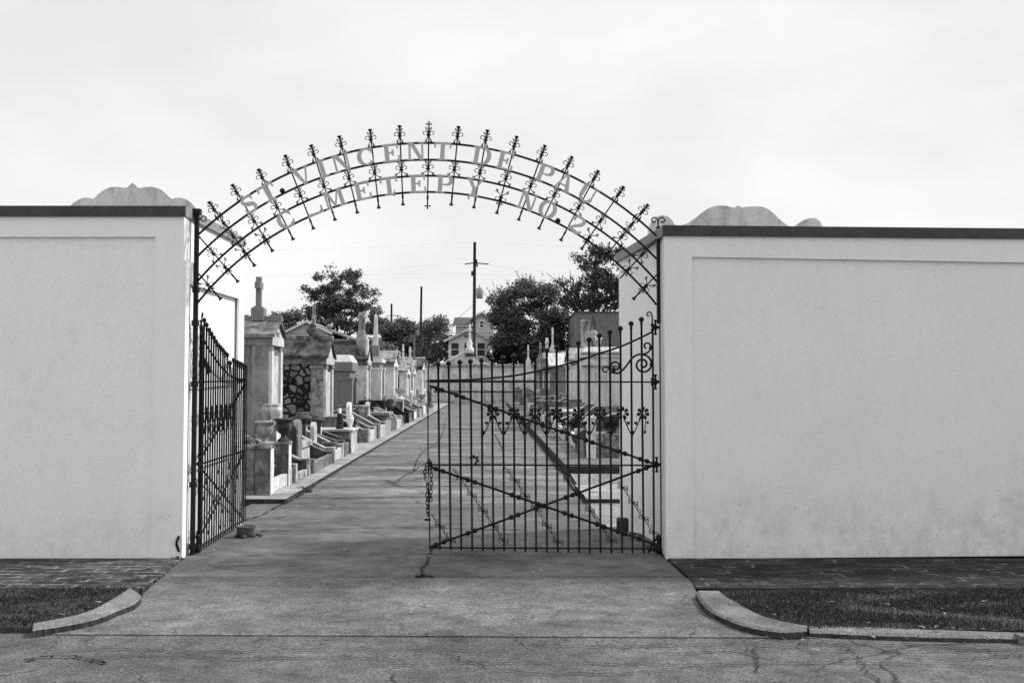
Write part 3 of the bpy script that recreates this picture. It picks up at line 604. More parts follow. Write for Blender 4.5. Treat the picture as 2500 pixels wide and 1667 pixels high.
for x0, y0 in ((963, 472), (1144, 480)):   # twist of wire on the lowest rail
    q = P(x0, y0, YA); m = MB(); m.tube([(q[0], YA - .01, q[1] + .03), (q[0] + .004, YA - .02, q[1]), (q[0] - .006, YA - .012, q[1] - .025)], .004, 5); m.tube([(q[0] + .002, YA - .012, q[1]), (q[0] + .007, YA - .02, q[1] - .027)], .003, 5)
    m.build('wire_tie', 'iron', arch, True)

# ---------------------------------------------------------------- gate leaves
HX = XR - .012; YG = 8.64
gate = thing('gate_leaf', 'closed iron gate leaf with ball-topped bars, flower band and crossed braces', 'gate', (HX, YG, 0), 0, 'pair of iron gate leaves')
def Lp(px, py, d=0.0):
    x, z = P(px, py, YG); return Vector((x - HX, d, z))
def Z4(a, b): return (1000 + a*.3252, 640 + b*.3252)
def Z6(a, b): return (1000 + a*.3252, 1000 + b*.3252)
BARS = []; BARPTS = []
bt = [(215,762),(293,757),(377,748),(458,743),(540,734),(617,727),(700,717),(780,706),(862,692),(940,677),(1030,662),(1103,640),(1186,622),(1267,605),(1347,579),(1424,550),(1503,523),(1582,496),(1663,460),(1740,428)]
bb = [228,309,388,470,550,630,710,790,870,950,1031,1112,1192,1273,1352,1433,1515,1595,1673,1757]
zb6 = [1050,1053,1055,1057,1058,1060,1062,1064,1066,1068,1070,1072,1074,1074,1076,1076,1077,1078,1079,1080]
for i, ((a, b), c) in enumerate(zip(bt, bb)):
    t_ = Lp(*Z4(a, b)); f_ = Lp(*Z6(c, zb6[i] - 4)); f_.z = max(f_.z, .012)
    m = MB(); m.tube([f_, t_], .0102, 8); br_ = m.build('bar', 'iron', gate); BARS.append(br_); BARPTS.append((t_, f_))
    m = MB(); m.ball(t_, .0245, 14); m.lathe([(.009, -.05), (.013, -.045), (.012, -.028), (.009, -.02)], t_, 10); bl = m.build('ball_finial', 'iron', br_)
def gtube(name, pts, r, n=6, k=6, mat='iron', parent=None):
    m = MB(); m.tube(smooth_line(pts, k) if k else pts, r, n); return m.build(name, mat, parent or gate)
gtube('top_rail', [Lp(*Z4(a, b), -.014) for a, b in ((150,886),(300,884),(458,880),(617,868),(780,850),(940,820),(1103,783),(1267,737),(1424,684),(1582,632),(1740,562),(1822,520))]  , .0102)
for (a0, b0, a1, b1, zf) in ((150,896,1850,897,Z4), (150,410,1860,414,Z6), (160,1030,1870,1038,Z6)):
    gtube('rail', [Lp(*zf(a0, b0), -.012), Lp(*zf(a1, b1), -.012)], .0098, 4, 0)
# hinge stile with hooked top, latch stile with hooked top
gtube('hinge_stile', [Lp(*Z4(a, b)) for a, b in ((1800,405),(1785,398),(1782,385),(1795,374),(1812,380),(1820,410),(1822,500),(1824,900),(1828,1300),(1832,1500))] + [Lp(*Z6(1830, 600)), Lp(*Z6(1838, 1035))], .0068, 8, 4)
m = MB(); a_ = Lp(*Z4(1824, 470)); m.box(a_.x - .007, a_.x + .007, -.02, .02, .03, a_.z); m.build('hinge_bar', 'iron', gate)
gtube('latch_stile', [Lp(*Z4(a, b)) for a, b in ((172,775),(186,768),(180,752),(162,748),(145,765),(140,800),(140,900),(138,1200))] + [Lp(*Z6(140, 400)), Lp(*Z6(150, 900)), Lp(*Z6(152, 1050))], .0062, 8, 4)
def knots(mb, pts, r=.02):
    for a in pts:
        for j in range(6):
            an = j*math.pi/3; mb.ball(a + Vector((math.cos(an)*r*.75, -.004, math.sin(an)*r*.75)), r*.48, 6, (1, .7, 1))
        mb.ball(a + Vector((0, -.006, 0)), r*.8, 8, (1, .6, 1))
def brace(A, B, ts, sag=None):
    m = MB(); pts = [A, B] if sag is None else smooth_line([A, A.lerp(B, .35) + Vector((0, 0, sag)), B], 8)
    m.tube(pts, .0112, 6); knots(m, [A.lerp(B, t) for t in ts]); return m.build('brace', 'iron', gate)
def pairs(n, off=.03):
    o = []
    for i in range(n + 1):
        for d in (-off*.5, off*.5):
            t = i/n + d
            if 0 < t < 1: o.append(t)
    return o
brace(Lp(*Z4(150, 925), -.02), Lp(*Z4(1850, 1515), -.02), [.033,.056,.12,.15,.265,.295,.385,.41,.47,.5,.56,.585,.69,.72,.833,.862,.93,.958])
brace(Lp(*Z6(165, 428), -.02), Lp(*Z6(1890, 1020), -.02), [.02,.05,.16,.19,.35,.38,.465,.49,.58,.61,.72,.75,.81,.84,.9])
brace(Lp(*Z6(150, 1025), -.027), Lp(*Z6(1850, 405), -.027), [.03,.065,.17,.2,.36,.39,.47,.5,.6,.63,.65,.92,.955])
# flower band: rings of petals on every second bar, joined by leafy V stems
for fx in (626, 783, 943, 1103, 1267, 1430, 1598, 1750):
    c = Lp(*Z4(fx, 1130), -.02); m = MB(); 
    for j in range(7):
        a = math.pi/2 + j*2*math.pi/7; d = Vector((math.cos(a), 0, math.sin(a)))
        m.ball(c + d*.043, .0165, 6, (1, .5, 1)); m.ball(c + d*.03, .0095, 6, (1, .5, 1))
    m.tube([c + Vector((.024*math.cos(q), 0, .024*math.sin(q))) for q in np.linspace(0, 6.283, 17)[:-1]], .005, 5, True)
    m.build('flower', 'iron', gate)
def vstem(vx, sides):
    b_ = Lp(*Z4(vx, 1300), -.02); m = MB(); knots(m, [Lp(*Z4(vx, 1272), -.022)], .016); m.tube([b_, Lp(*Z4(vx, 1262), -.02)], .009, 6)
    for s_ in sides:
        e = Lp(*Z4(vx + s_*62, 1165), -.02); mid = Lp(*Z4(vx + s_*38, 1225), -.02)
        m.tube(smooth_line([b_, Lp(*Z4(vx + s_*22, 1262), -.02), mid, e], 4), .0055, 5)
        m.tube([mid, Lp(*Z4(vx + s_*33, 1212), -.02)], .003, 4); m.ball(Lp(*Z4(vx + s_*28, 1205), -.02), .0145, 6, (1, .5, 1)); m.ball(Lp(*Z4(vx + s_*56, 1180), -.02), .009, 6, (1, .5, 1.3))
        for q in (-1, 0, 1): m.ball(Lp(*Z4(vx + s_*28 + q*9, 1197), -.02), .005, 5)
    m.build('leaf_stem', 'iron', gate)
for vx, s_ in ((550, (1,)), (705, (-1, 1)), (863, (-1, 1)), (1025, (-1, 1)), (1187, (-1, 1)), (1347, (-1, 1)), (1510, (-1, 1)), (1668, (-1, 1)), (1765, (1,))):
    if vx == 1765: 
        m = MB(); m.tube(smooth_line([Lp(*Z4(1760, 1290), -.02), Lp(*Z4(1765, 1240), -.02), Lp(*Z4(1772, 1170), -.02)], 4), .0042, 5); m.ball(Lp(*Z4(1785, 1200), -.02), .012, 6, (1, .5, 1)); m.ball(Lp(*Z4(1765, 1270), -.02), .012, 6, (1, .5, 1)); m.build('leaf_stem', 'iron', gate)
    else: vstem(vx, s_)
# diagonal tendrils in the lower panel
def tendril(ps, start):
    ps = [Lp(*Z6(a, b), -.016) for a, b in ps]; st = Lp(*Z6(*start), -.016); m = MB(); rr = .0038
    prev = st
    for q in ps:
        d = (q - prev).normalized(); n = Vector((d.z, 0, -d.x))
        a = prev + d*.012; L_ = (q - prev).length
        m.tube(smooth_line([a, prev.lerp(q, .5) + n*.004, q - d*.012], 4), rr, 5)
        z = [prev.lerp(q, .12), prev.lerp(q, .3) - n*.022, prev.lerp(q, .42), prev.lerp(q, .62) - n*.022, prev.lerp(q, .68)]
        m.tube(z, rr*.9, 4)
        m.ball(q, .015, 8, (1, .5, .7))
        for sg in (1, -1):
            for (ax_, bx_) in ((1, .0), (.15, .85)):
                e1 = (n*sg); e2 = (-d*sg) 
                sc = [(.010, .004), (.024, .006), (.036, .018), (.032, .03), (.021, .028), (.02, .018)] if ax_ == 1 else [(.006, .010), (.012, .024), (.024, .036), (.018, .048), (.008, .042)]
                m.tube(smooth_line([q + e1*x + e2*y for x, y in sc], 3), rr, 4)
        prev = q
    m.build('tendril', 'iron', gate)
tendril([(390,512),(467,632),(550,748),(630,860),(705,975)], (318,430)); tendril([(790,522),(868,637),(950,735),(1030,865),(1112,985)], (722,430))
tendril([(1190,525),(1270,635),(1352,750),(1432,865),(1515,975)], (1115,430)); tendril([(1600,580),(1675,692),(1755,806),(1832,920)], (1562,528)); tendril([(228,866),(308,975)], (160,775))
m = MB(); c = Lp(*Z6(483, 375), -.02)
for a in (-60, -10, 40, 90, 140): m.ball(c + Vector((math.cos(R(a))*.036, 0, math.sin(R(a))*.036)), .013, 6, (1, .5, 1))
m.tube([c + Vector((.022*math.cos(R(a)), 0, .022*math.sin(R(a)))) for a in range(-70, 151, 20)], .005, 5); m.build('flower', 'iron', gate)
# big S scroll at the hinge side
def spiral(cx_, cy_, r0, r1, a0, a1, n=28): return [(cx_ + (r0 + (r1-r0)*i/n)*math.cos(R(a0 + (a1-a0)*i/n)), cy_ - (r0 + (r1-r0)*i/n)*math.sin(R(a0 + (a1-a0)*i/n))) for i in range(n+1)]
big = [(1500,822),(1560,832),(1590,815),(1630,770),(1670,715),(1720,690)] + spiral(1748, 766, 72, 8, 75, -560, 44)
sc_ = gtube('scroll', [Lp(*Z4(a, b), -.022) for a, b in big], .0098, 8, 2)
gtube('scroll', [Lp(*Z4(a, b), -.022) for a, b in [(1500,822),(1508,780)] + spiral(1545, 782, 38, 14, 140, -200, 16)], .0085, 8, 2)
gtube('scroll', [Lp(*Z4(a, b), -.022) for a, b in [(1530,820),(1500,785)] + spiral(1468, 805, 24, 16, 60, 320, 12)], .007, 8, 2)
gtube('scroll', [Lp(*Z4(a, b), -.022) for a, b in [(1725,690),(1770,684),(1800,662)] + spiral(1778, 630, 30, 14, -10, 260, 12)], .0085, 8, 2)
m = MB(); knots(m, [Lp(*Z4(1806, 644), -.02), Lp(*Z4(1812, 766), -.02), Lp(*Z4(1500, 795), -.02), Lp(*Z4(1530, 812), -.02)], .016); m.build('leaf_boss', 'iron', gate)
# hinges with turned knobs
def hinge(zc_px, zf, x=1850, h=.07):
    c = Lp(*zf(x, zc_px)); m = MB()
    m.lathe([(.004, -h), (.02, -h+.003), (.012, -h+.014), (.008, -h+.03), (.013, -h*.3), (.015, 0), (.013, h*.3), (.008, h-.03), (.012, h-.014), (.02, h-.003), (.004, h)], c, 10)
    m.tube([c + Vector((-.035, 0, .006)), c + Vector((.03, 0, .006))], .011, 6); knots(m, [c + Vector((-.028, 0, .022)), c + Vector((-.028, 0, -.02)), c + Vector((.02, 0, 0))], .014); m.build('hinge', 'iron', gate)
hinge(488, Z4, 1845); hinge(897, Z4, 1845); hinge(410, Z6, 1855); 
m = MB(); c = Lp(*Z6(1870, 985)); c.z = .0
m.lathe([(.03, .012), (.034, .05), (.022, .075), (.018, .12), (.03, .16), (.012, .175)], c, 10); m.tube(smooth_line([c + Vector((0, 0, .15)), c + Vector((-.05, 0, .11)), c + Vector((-.08, 0, .05)), c + Vector((-.09, 0, .015))], 4), .012, 6); m.build('pivot', 'iron', gate)

copies = {}
def copy_tree(o, parent=None):
    c = o.copy(); COL.objects.link(c); c.parent = parent; copies[o] = c
    for ch in list(o.children): copy_tree(ch, c)
    return c
gl = copy_tree(gate); gl.location = (XL + .032, YG + .03, 0); gl.rotation_euler = (0, R(.35), R(-88.9)); gl.scale = (.8, .82, 1)
gl['label'] = 'iron gate leaf swung open flat against the inside of the left pier'
for i, sh, dz in ((8, -.085, -.06), (7, -.02, -.045)):     # two of its bars are bent together
    c = copies[BARS[i]]; src = BARS[i]; (t_, f_) = BARPTS[i]; m = MB(); z2 = t_.z - .2; a = Vector((t_.x + (f_.x - t_.x)*.1, 0, z2)); tp = t_ + Vector((sh, -.02, dz))
    m.tube([f_, a, a + Vector((sh*.1, 0, .03)), tp], .0088, 8); o_ = m.build('bar', 'iron', gl); o_.parent = gl
    b_ = c.children[0]; b_.parent = o_; b_.location = tp - t_; bpy.data.objects.remove(c)
# chain, padlock and latch bolt on the closed leaf
ch = thing('chain', 'heavy iron chain wound round the latch stile of the closed gate leaf', 'chain', (P(1050, 1200, YG)[0], YG - .02, P(1050, 1125, YG)[1]))
def link(mb, c, d, n_, L_=.021, wd=.011, r=.0045):
    d = d.normalized(); s = n_.cross(d).normalized(); pts = []
    for i in range(12):
        a = i*math.pi/6; x = math.cos(a)*wd; y = math.sin(a)*wd + (L_ - wd)*(1 if math.sin(a) > .01 else -1 if math.sin(a) < -.01 else 0); pts.append(c + s*x + d*y)
    mb.tube(pts, r, 5, True)
def strand(px):
    pts = [Vector((P(a, b, YG)[0], YG - .03, P(a, b, YG)[1])) for a, b in px]; ln = smooth_line(pts, 10); acc = 0; last = ln[0]; i = 0
    for p, q in zip(ln, ln[1:]):
        if (q - last).length > .03:
            m = MB(); link(m, (q + last)/2, q - last, Vector((0, 1, 0)) if i % 2 else Vector((.8, .6, 0))); m.build('link', 'iron', ch, True); last = q; i += 1
strand([(1050,1120),(1042,1135),(1037,1150),(1040,1165),(1045,1185),(1043,1205),(1044,1225),(1045,1245),(1046,1258)])
strand([(1052,1125),(1054,1145),(1053,1165),(1054,1185),(1052,1205),(1053,1222)]); strand([(1046,1122),(1054,1130),(1048,1142),(1041,1152)])
m = MB(); q = P(1045, 1168, YG); m.box(q[0] - .02, q[0] + .024, YG - .065, YG - .04, q[1] - .026, q[1] + .014); m.tube([(q[0] + .014*math.cos(R(a)), YG - .052, q[1] + .014 + .022*math.sin(R(a))) for a in range(0, 181, 20)], .004, 6)
m.build('padlock', 'galvanised', label='pale padlock hanging in the gate chain', cat='padlock', bevel=.005)
m = MB(); q = P(1043, 1267, YG); m.tube([(q[0] - .022, YG - .012, q[1]), (q[0] + .03, YG - .012, q[1])], .011, 8); m.build('latch_bolt', 'iron', gate, True)

# ---------------------------------------------------------------- gate stops
m = MB(); g = G(600, 1309); m.lathe([(.075, 0), (.09, .02), (.085, .06), (.098, .085), (.10, .1), (.085, .105), (.07, .08)], (g[0], g[1], .005), 18)
for i in range(7): a = i*.9; m.ball((g[0] + .12*math.cos(a) + .03, g[1] + .08*math.sin(a), .015), random.uniform(.015, .035), 6, (1, 1, .5))
m.build('gate_stop', 'weathered_dark', label='squat dark broken stone pot stopping the open gate leaf', cat='gate stop')
m = MB(); g = G(1519, 1296); m.box(g[0] - .055, g[0] + .06, g[1] - .05, g[1] + .05, 0, P(1519, 1270, g[1])[1] + .03)
m.build('stone_stub', 'weathered_dark', label='short dark stone stub beside the right pier behind the gate', cat='stone block', bevel=.012)
m = MB(); a = G(1535, 1300); b = G(1592, 1345)
m.add([(a[0], a[1], 0), (a[0]+.25, a[1], 0), (b[0]+.12, b[1], 0), (b[0]-.02, b[1], 0), (a[0]+.05, a[1], .06), (a[0]+.25, a[1], .07), (b[0]+.12, b[1], .05), (b[0]+.02, b[1], .05)], [(0,3,2,1),(4,5,6,7),(0,1,5,4),(1,2,6,5),(2,3,7,6),(3,0,4,7)])
m.build('dark_strip', 'weathered_dark', label='narrow dark ramp-like strip along the foot of the right pier', cat='stone slab', bevel=.01)  # low dark wedge beside the pier foot

# ================================================================ tombs
def tomb(name, label, s, u, v0, v1, depth, zw, zr, body, front=None, roof='roof_stone', flat=False, cap=None, group=None, pil=True, tablet='marble_white', plinth=.12, zb=.06, quoin=None, capit=1):
    """house tomb; local x outwards to the lane, y along the lane, z up; facade at x=0"""
    t = thing(name, label, 'tomb', W(u, (v0+v1)/2, zb), -0.0 + RA, group); h = (v1 - v0)/2; z0 = 0; front = front or body
    zw -= zb; zr -= zb
    def bx(mb, a0, a1, b0, b1, c0, c1): mb.box(s*a0, s*a1, b0, b1, c0, c1)
    m = MB(); bx(m, -depth - .1, .1, -h - .08, h + .08, 0, plinth); m.build('plinth', 'weathered', t, bevel=.01)
    m = MB(); bx(m, -depth, -.03, -h + .02, h - .02, plinth - .01, zw); m.build('walls', body, t, bevel=.006)
    if pil:
        pw = min(.28, h*.35)
        for b0 in (-h - .012, h + .012 - pw):
            m = MB(); bx(m, -.029, .036, b0 - .003, b0 + pw + .003, plinth + .1, zw - .275); m.build('pilaster_face', front, t, bevel=.006)  # paler lane face: sunlight and lighter weathering put into the colour
            m = MB(); bx(m, -.34, .03, b0, b0 + pw, plinth, zw - .26); 
            if capit: bx(m, -.37, .06, b0 - .02, b0 + pw + .02, zw - .27, zw - .19); bx(m, -.37, .06, b0 - .02, b0 + pw + .02, plinth - .003, plinth + .1)
            else: bx(m, -.335, .025, b0 + .002, b0 + pw - .002, zw - .262, zw - .16)
            m.build('pilaster', quoin or front, t, bevel=.006)
    if tablet:
        m = MB(); bx(m, -.03, -.004, -h*.55, h*.55, plinth + .15, zw - .35); m.build('closure_tablet', tablet, t)
    if flat:
        m = MB(); bx(m, -depth - .04, .05, -h - .035, h + .035, zw, zw + (zr-zw)*.55); m.build('cornice', front, t, bevel=.01)
        m = MB(); c0 = zw + (zr-zw)*.55; m.add([(s*x, y, z) for x, y, z in [(-depth-.02, -h-.02, c0), (.04, -h-.02, c0), (.04, h+.02, c0), (-depth-.02, h+.02, c0), (-depth+.1, -h+.12, zr), (-.08, -h+.12, zr), (-.08, h-.12, zr), (-depth+.1, h-.12, zr)]], [(0,3,2,1),(4,5,6,7),(0,1,5,4),(1,2,6,5),(2,3,7,6),(3,0,4,7)]); m.build('roof', cap or roof, t, bevel=.01)
    else:
        ze = zw - .0; m = MB(); bx(m, -depth - .03, .04, -h - .03, h + .03, zw - .17, ze + .0); m.build('frieze', quoin or body if 'rubble' not in (quoin or body) else front, t, bevel=.008)
        m = MB(); bx(m, .041, .05, -h - .03, h + .03, zw - .168, ze - .002); m.build('frieze_face', front, t)  # same paler front tone, sunlight painted in
        m = MB(); ov = .1; th = .07
        m.prism([(-h - ov, ze + .001 - .03), (0, zr - th), (h + ov, ze + .001 - .03), (h + ov, ze + .04), (0, zr), (-h - ov, ze + .04)], 'x', *sorted((s*(-depth - .08), s*.1))); m.build('roof', roof, t, bevel=.008)
        m = MB(); m.prism([(-h - .02, ze + .002), (h + .02, ze + .002), (0, zr - th - .01)], 'x', *sorted((s*(-.2), s*.035))); m.build('pediment', front, t)
        m = MB(); m.box(*sorted((s*(-depth - .09), s*.115)), -.07, .07, zr - .05, zr + .055); m.build('ridge', cap or front, t, bevel=.01)
    return t
def cross_on(t, x, y, z, h, w_=.09, arm=.12, base=.24, mat='granite', bh=.22, ya=True):
    m = MB(); m.box(x - base/2, x + base/2, y - base/2, y + base/2, z, z + bh); zz = z + bh - .003
    m.prism([(x-base/2+.01, zz), (x+base/2-.01, zz), (x+w_/2+.01, zz+.04), (x-w_/2-.01, zz+.04)], 'y', y - base*.35, y + base*.35)
    m.box(x - w_/2, x + w_/2, y - w_/2, y + w_/2, zz + .02, z + h); za = z + bh + (h-bh)*.62
    m.box(x - w_/2 - .003, x + w_/2 + .003, y - w_/2 - arm, y + w_/2 + arm, za, za + w_*1.25); return m.build('cross', mat, t, bevel=.006)
def vL(px, u=-4.0): return u*F/(px - 1190)
def zat(py, v): return EYE + (930 - py)/F*v
# left row, near to far
T1 = tomb('house_tomb', 'tall pale plastered gable tomb topped by a stone cross, nearest on the left side', -1*-1, -4.0, vL(660), vL(686), 2.6, zat(820, 17.6), zat(776, 17.8), 'plaster_grey', 'plaster_pale', 'roof_stone', cap='granite', quoin='plaster_grey', plinth=.42, capit=0)
cross_on(T1, -.33, 0, zat(776, 17.9) - .1, zat(682, 18) - zat(776, 17.9) + .1, .1, .08, .24, 'granite', .24)
m = MB(); m.box(-.002, .012 + .03, -.13, .13, 2.22, 2.42); m.build('inscription_plate', 'plaster_grey', T1)
T2 = tomb('house_tomb', 'gable tomb with dark rubble stone side wall and marble corner pilasters', 1, -4.0, vL(793), vL(811), 2.6, zat(872, 23.5), zat(824, 24), 'rubble', 'marble_white', 'weathered_dark', quoin='marble_veined', cap='weathered')
T3 = tomb('box_tomb', 'flat topped grey granite block tomb with slope-edged pale cap', 1, -4.0, vL(857), vL(870), 2.2, zat(905, 28), zat(866, 28.3), 'granite', 'granite', flat=True, cap='limestone', tablet='polished_black')
T4 = tomb('house_tomb', 'dark marble gable tomb with white pilasters and a draped monument on top', 1, -4.0, vL(893), vL(903), 2.6, zat(878, 31.4), zat(834, 31.6), 'marble_grey', 'marble_white', 'marble_dark', cap='marble_dark')
T5 = tomb('box_tomb', 'slim flat granite tomb carrying a tall obelisk', 1, -4.0, vL(929), vL(938), 2.0, zat(885, 36), zat(870, 36.3), 'granite', 'limestone', flat=True, cap='granite', tablet='marble_grey')
T5b = tomb('house_tomb', 'low gable tomb with weathered roof behind the obelisk tomb', 1, -4.0, 40.5, 42.3, 2.6, zat(885, 41), zat(858, 41), 'plaster_grey', 'limestone', 'weathered')
T6 = tomb('house_tomb', 'tomb of coursed dark stone blocks with mossy roof and bright facade', 1, -4.0, vL(992), vL(1001), 2.6, zat(905, 47), zat(888, 47), 'rubble_block', 'limestone', 'lichened', cap='lichened')
T7 = tomb('house_tomb', 'narrow pale tomb with a cross beyond the stone block tomb', 1, -4.0, 51.2, 53, 2.4, zat(905, 51), zat(880, 51), 'plaster_grey', 'limestone', 'weathered')
T8 = tomb('house_tomb', 'farthest pale tomb on the left before the vault wall', 1, -4.0, 58.2, 61, 2.4, zat(895, 58), zat(872, 58), 'weathered_dark', 'limestone', 'weathered_dark')
# monuments standing on tombs
def monument(name, label, cat, base, rz=RA): return thing(name, label, cat, base, rz)
b = W(-4.35, 23.9, zat(852, 23.9)-.25); t = monument('statue_cross', 'weathered stone cross on a drum pedestal at the rubble tomb corner', 'monument', b); z0 = b.z
m = MB(); m.box(-.14, .14, -.14, .14, 0, .3); m.lathe([(.09, .3), (.085, .5), (.11, .53), (.12, .56)], (0,0,0), 12); m.build('pedestal', 'weathered', t, bevel=.01)
m = MB(); m.ball((0, 0, .68), .13, 10, (1, 1, 1.1)); m.ball((-.09, 0, .72), .1, 8); m.ball((.05, -.06, .6), .1, 8); m.ball((-.03, .05, .82), .09, 8); m.build('carved_base', 'weathered_dark', t)
H_ = zat(743, 23.9) - z0; m = MB(); m.box(-.035, .035, -.04, .04, .85, H_); m.box(-.03, .03, -.16, .16, H_ - .38, H_ - .27); m.lathe([(.045, H_-.42), (.06, H_-.32), (.045, H_-.2)], (0,0,0), 8); m.build('cross', 'lichened', t, bevel=.008)
b = W(-4.16, 31.6, zat(850, 31.6)); t = monument('draped_monument', 'pale draped stone shaft rising from the dark marble tomb', 'monument', b); H_ = zat(762, 31.6) - b.z
m = MB(); m.lathe([(.2, -.3), (.19, .1), (.2, .3), (.16, .48), (.13, .55), (.11, .62), (.12, H_-.25), (.15, H_-.16), (.12, H_-.1), (.1, H_)], (0,0,0), 14); m.build('shaft', 'weathered', t)
m = MB(); m.box(.06, .22, -.14, .14, -.5, .32); m.box(-.02, .26, -.2, .2, -.52, -.42); m.build('facing_block', 'limestone', t, bevel=.02)
b = W(-4.25, 36.3, zat(871, 36.3)); t = monument('obelisk', 'slender square obelisk on a block pedestal', 'monument', b); H_ = zat(765, 36.3) - b.z; hb = zat(843, 36.3) - b.z
m = MB(); m.box(-.14, .14, -.14, .14, -.02, hb); m.build('pedestal', 'granite', t, bevel=.01)
m = MB(); m.add([(-.09,-.09,hb-.01),(.09,-.09,hb-.01),(.09,.09,hb-.01),(-.09,.09,hb-.01),(-.06,-.06,H_-.1),(.06,-.06,H_-.1),(.06,.06,H_-.1),(-.06,.06,H_-.1),(0,0,H_)], [(0,1,5,4),(1,2,6,5),(2,3,7,6),(3,0,4,7),(4,5,8),(5,6,8),(6,7,8),(7,4,8)]); m.build('shaft', 'limestone', t)
def roof_cross(px, pyt, pyb, u, label, v=None, mat='limestone', wf=1.0, ped=True):
    v = v or u*F/(px - 1190); b = W(u, v, zat(pyb, v)); H_ = zat(pyt, v) - b.z; t = thing('stone_cross', label, 'cross', b, RA); w_ = max(.09, 3.6/F*v*wf)
    m = MB(); 
    if ped: m.box(-w_*1.6, w_*1.6, -w_*1.6, w_*1.6, -.6, .16); m.box(-w_, w_, -w_, w_, .157, .3)
    else: m.box(-w_, w_, -w_, w_, -.6, .1)
    m.build('pedestal', mat, t, bevel=.01)
    m = MB(); m.box(-w_*.5, w_*.5, -w_*.5, w_*.5, .09, H_); za = H_*.68; m.box(-w_*.55, w_*.55, -w_*1.9, w_*1.9, za, za + w_*.9); m.build('cross', mat, t, bevel=.01)
roof_cross(984, 840, 888, -4.2, 'short pale cross first over the block tomb roof', mat='limestone')
roof_cross(1001, 846, 885, -4.1, 'thick pale cross second over the block tomb', mat='limestone', wf=1.3)
roof_cross(1011, 824, 882, -4.2, 'tallest cross on the far left tombs', mat='granite')
roof_cross(1050, 870, 905, -4.0, 'small pale cross on the last left tomb', v=60, mat='limestone')

# right side
A1 = tomb('box_tomb', 'big pale plastered block tomb on the right behind the gate', -1, 3.1, 30.9, 33.2, 3.4, zat(872, 31), zat(846, 31), 'plaster_pale', 'plaster_pale', flat=True, cap='plaster_pale', zb=.13)
m = MB()
for zz in (zat(863, 31), zat(893, 31)): m.box(-.06, 3.45, -1.2, -1.13, zz - .15, zz - .11)
m.build('moulding', 'weathered', A1)
A2 = tomb('house_tomb', 'narrow pilastered gable tomb behind the big plastered block', -1, 3.1, 35.2, 37.4, 2.8, zat(880, 35), zat(850, 35), 'plaster_grey', 'limestone', 'weathered', zb=.13)
A3 = tomb('house_tomb', 'grey tomb with bright veined marble roof on the right', -1, 3.1, 46.9, 49.6, 2.8, zat(893, 47), zat(857, 47), 'granite', 'marble_grey', 'marble_white', zb=.13, cap='lichened')
A4 = tomb('house_tomb', 'far weathered gable tomb at the right end of the lane', -1, 3.1, 57, 60, 2.8, zat(900, 57), zat(876, 57), 'weathered', 'marble_grey', 'weathered', zb=.13)
A5 = tomb('box_tomb', 'stepped dark slab tomb between the right hand crosses', -1, 3.1, 51.5, 54.5, 2.4, zat(898, 52), zat(874, 52), 'weathered', 'marble_grey', flat=True, cap='weathered_dark', zb=.13)
b = W(3.32, 32.5, zat(846, 32.5)-.03); H_ = zat(780, 32.5) - b.z
m = MB(); m.box(-.14, .14, -.09, .09, 0, H_); o = m.build('slab_headstone', 'lichened', label='rounded upright slab on top of the plastered block', cat='headstone', bevel=.05); o.location = b
t = thing('stone_cross', 'cross on a knobbly carved base over the plastered block', 'cross', W(3.52, 31.8, zat(846, 31.8)-.03), RA); H_ = zat(767, 31.8) - zat(846, 31.8)
m = MB(); m.ball((0,0,.2), .26, 10, (1,1,.9)); m.ball((.14,0,.3), .16, 8); m.ball((-.15,.05,.28), .17, 8); m.ball((0,0,.45), .15, 8); m.build('carved_base', 'lichened', t)
m = MB(); m.box(-.07, .07, -.06, .06, .4, H_); m.box(-.1, .1, -.05, .05, H_ - .32, H_ - .18); m.build('cross', 'weathered', t, bevel=.01)
roof_cross(1349, 799, 855, 3.7, 'tall stone cross nearest the slab-topped tomb', mat='limestone', wf=1.2)
roof_cross(1335, 824, 868, 3.5, 'square-shafted cross right of the thin crosses', mat='limestone', wf=1.9)
roof_cross(1311, 835, 880, 3.1, 'cross with stepped block base in the right row', v=56, mat='lichened', wf=1.4)
roof_cross(1282, 841, 885, 2.6, 'thinnest cross at the end of the right row', v=61, mat='limestone', wf=1.0)

# vault wall closing the lane
vw = thing('vault_wall', 'long whitewashed wall of burial vaults closing the end of the lane', 'vault wall', W(0, 66.6), RA)
x0, x1, H_ = -5.9, 6.5, zat(889, 66)
m = MB(); m.box(x0, x1, 0, 2.4, 0, H_ - .14); m.build('masonry', 'plaster_pale', vw)
m = MB(); m.box(x0 - .1, x1 + .1, -.14, 2.5, H_ - .14, H_ - .02); m.box(x0 - .05, x1 + .05, -.06, 2.4, H_ - .02, H_ + .03); m.build('cornice', 'lichened', vw, bevel=.02)
zs = [(.16, .78), (.9, 1.5), (1.64, 2.1)]
for i in range(13):
    for z_, z1_ in zs:
        m = MB(); xa = x0 + .1 + i*.94; m.box(xa, xa + .74, -.05, .05, z_, z1_); m.build('tablet', random.choice(['limestone', 'limestone', 'marble_white']), vw, bevel=.01)
m = MB(); m.box(x0, x1, -.09, .05, .8, .86); m.box(x0, x1, -.09, .05, 1.53, 1.6); m.build('ledge', 'weathered_dark', vw)
t = thing('gable_tomb', 'pale triangular gable monument rising behind the vault wall', 'tomb', W(-1.17, 68.5, 2.2), RA)
m = MB(); m.prism([(-2.0, 0), (1.75, 0), (1.75, .45), (.3, .95), (.1, 1.5), (-.35, 1.5), (-1.95, .55)], 'y', 0, 1.5); m.build('gable', 'plaster_pale', t)
m = MB(); m.prism([(-2.05, .5), (-.36, 1.45), (-.36, 1.6), (-2.15, .62)], 'y', -.1, 1.5); m.build('coping', 'limestone', t)
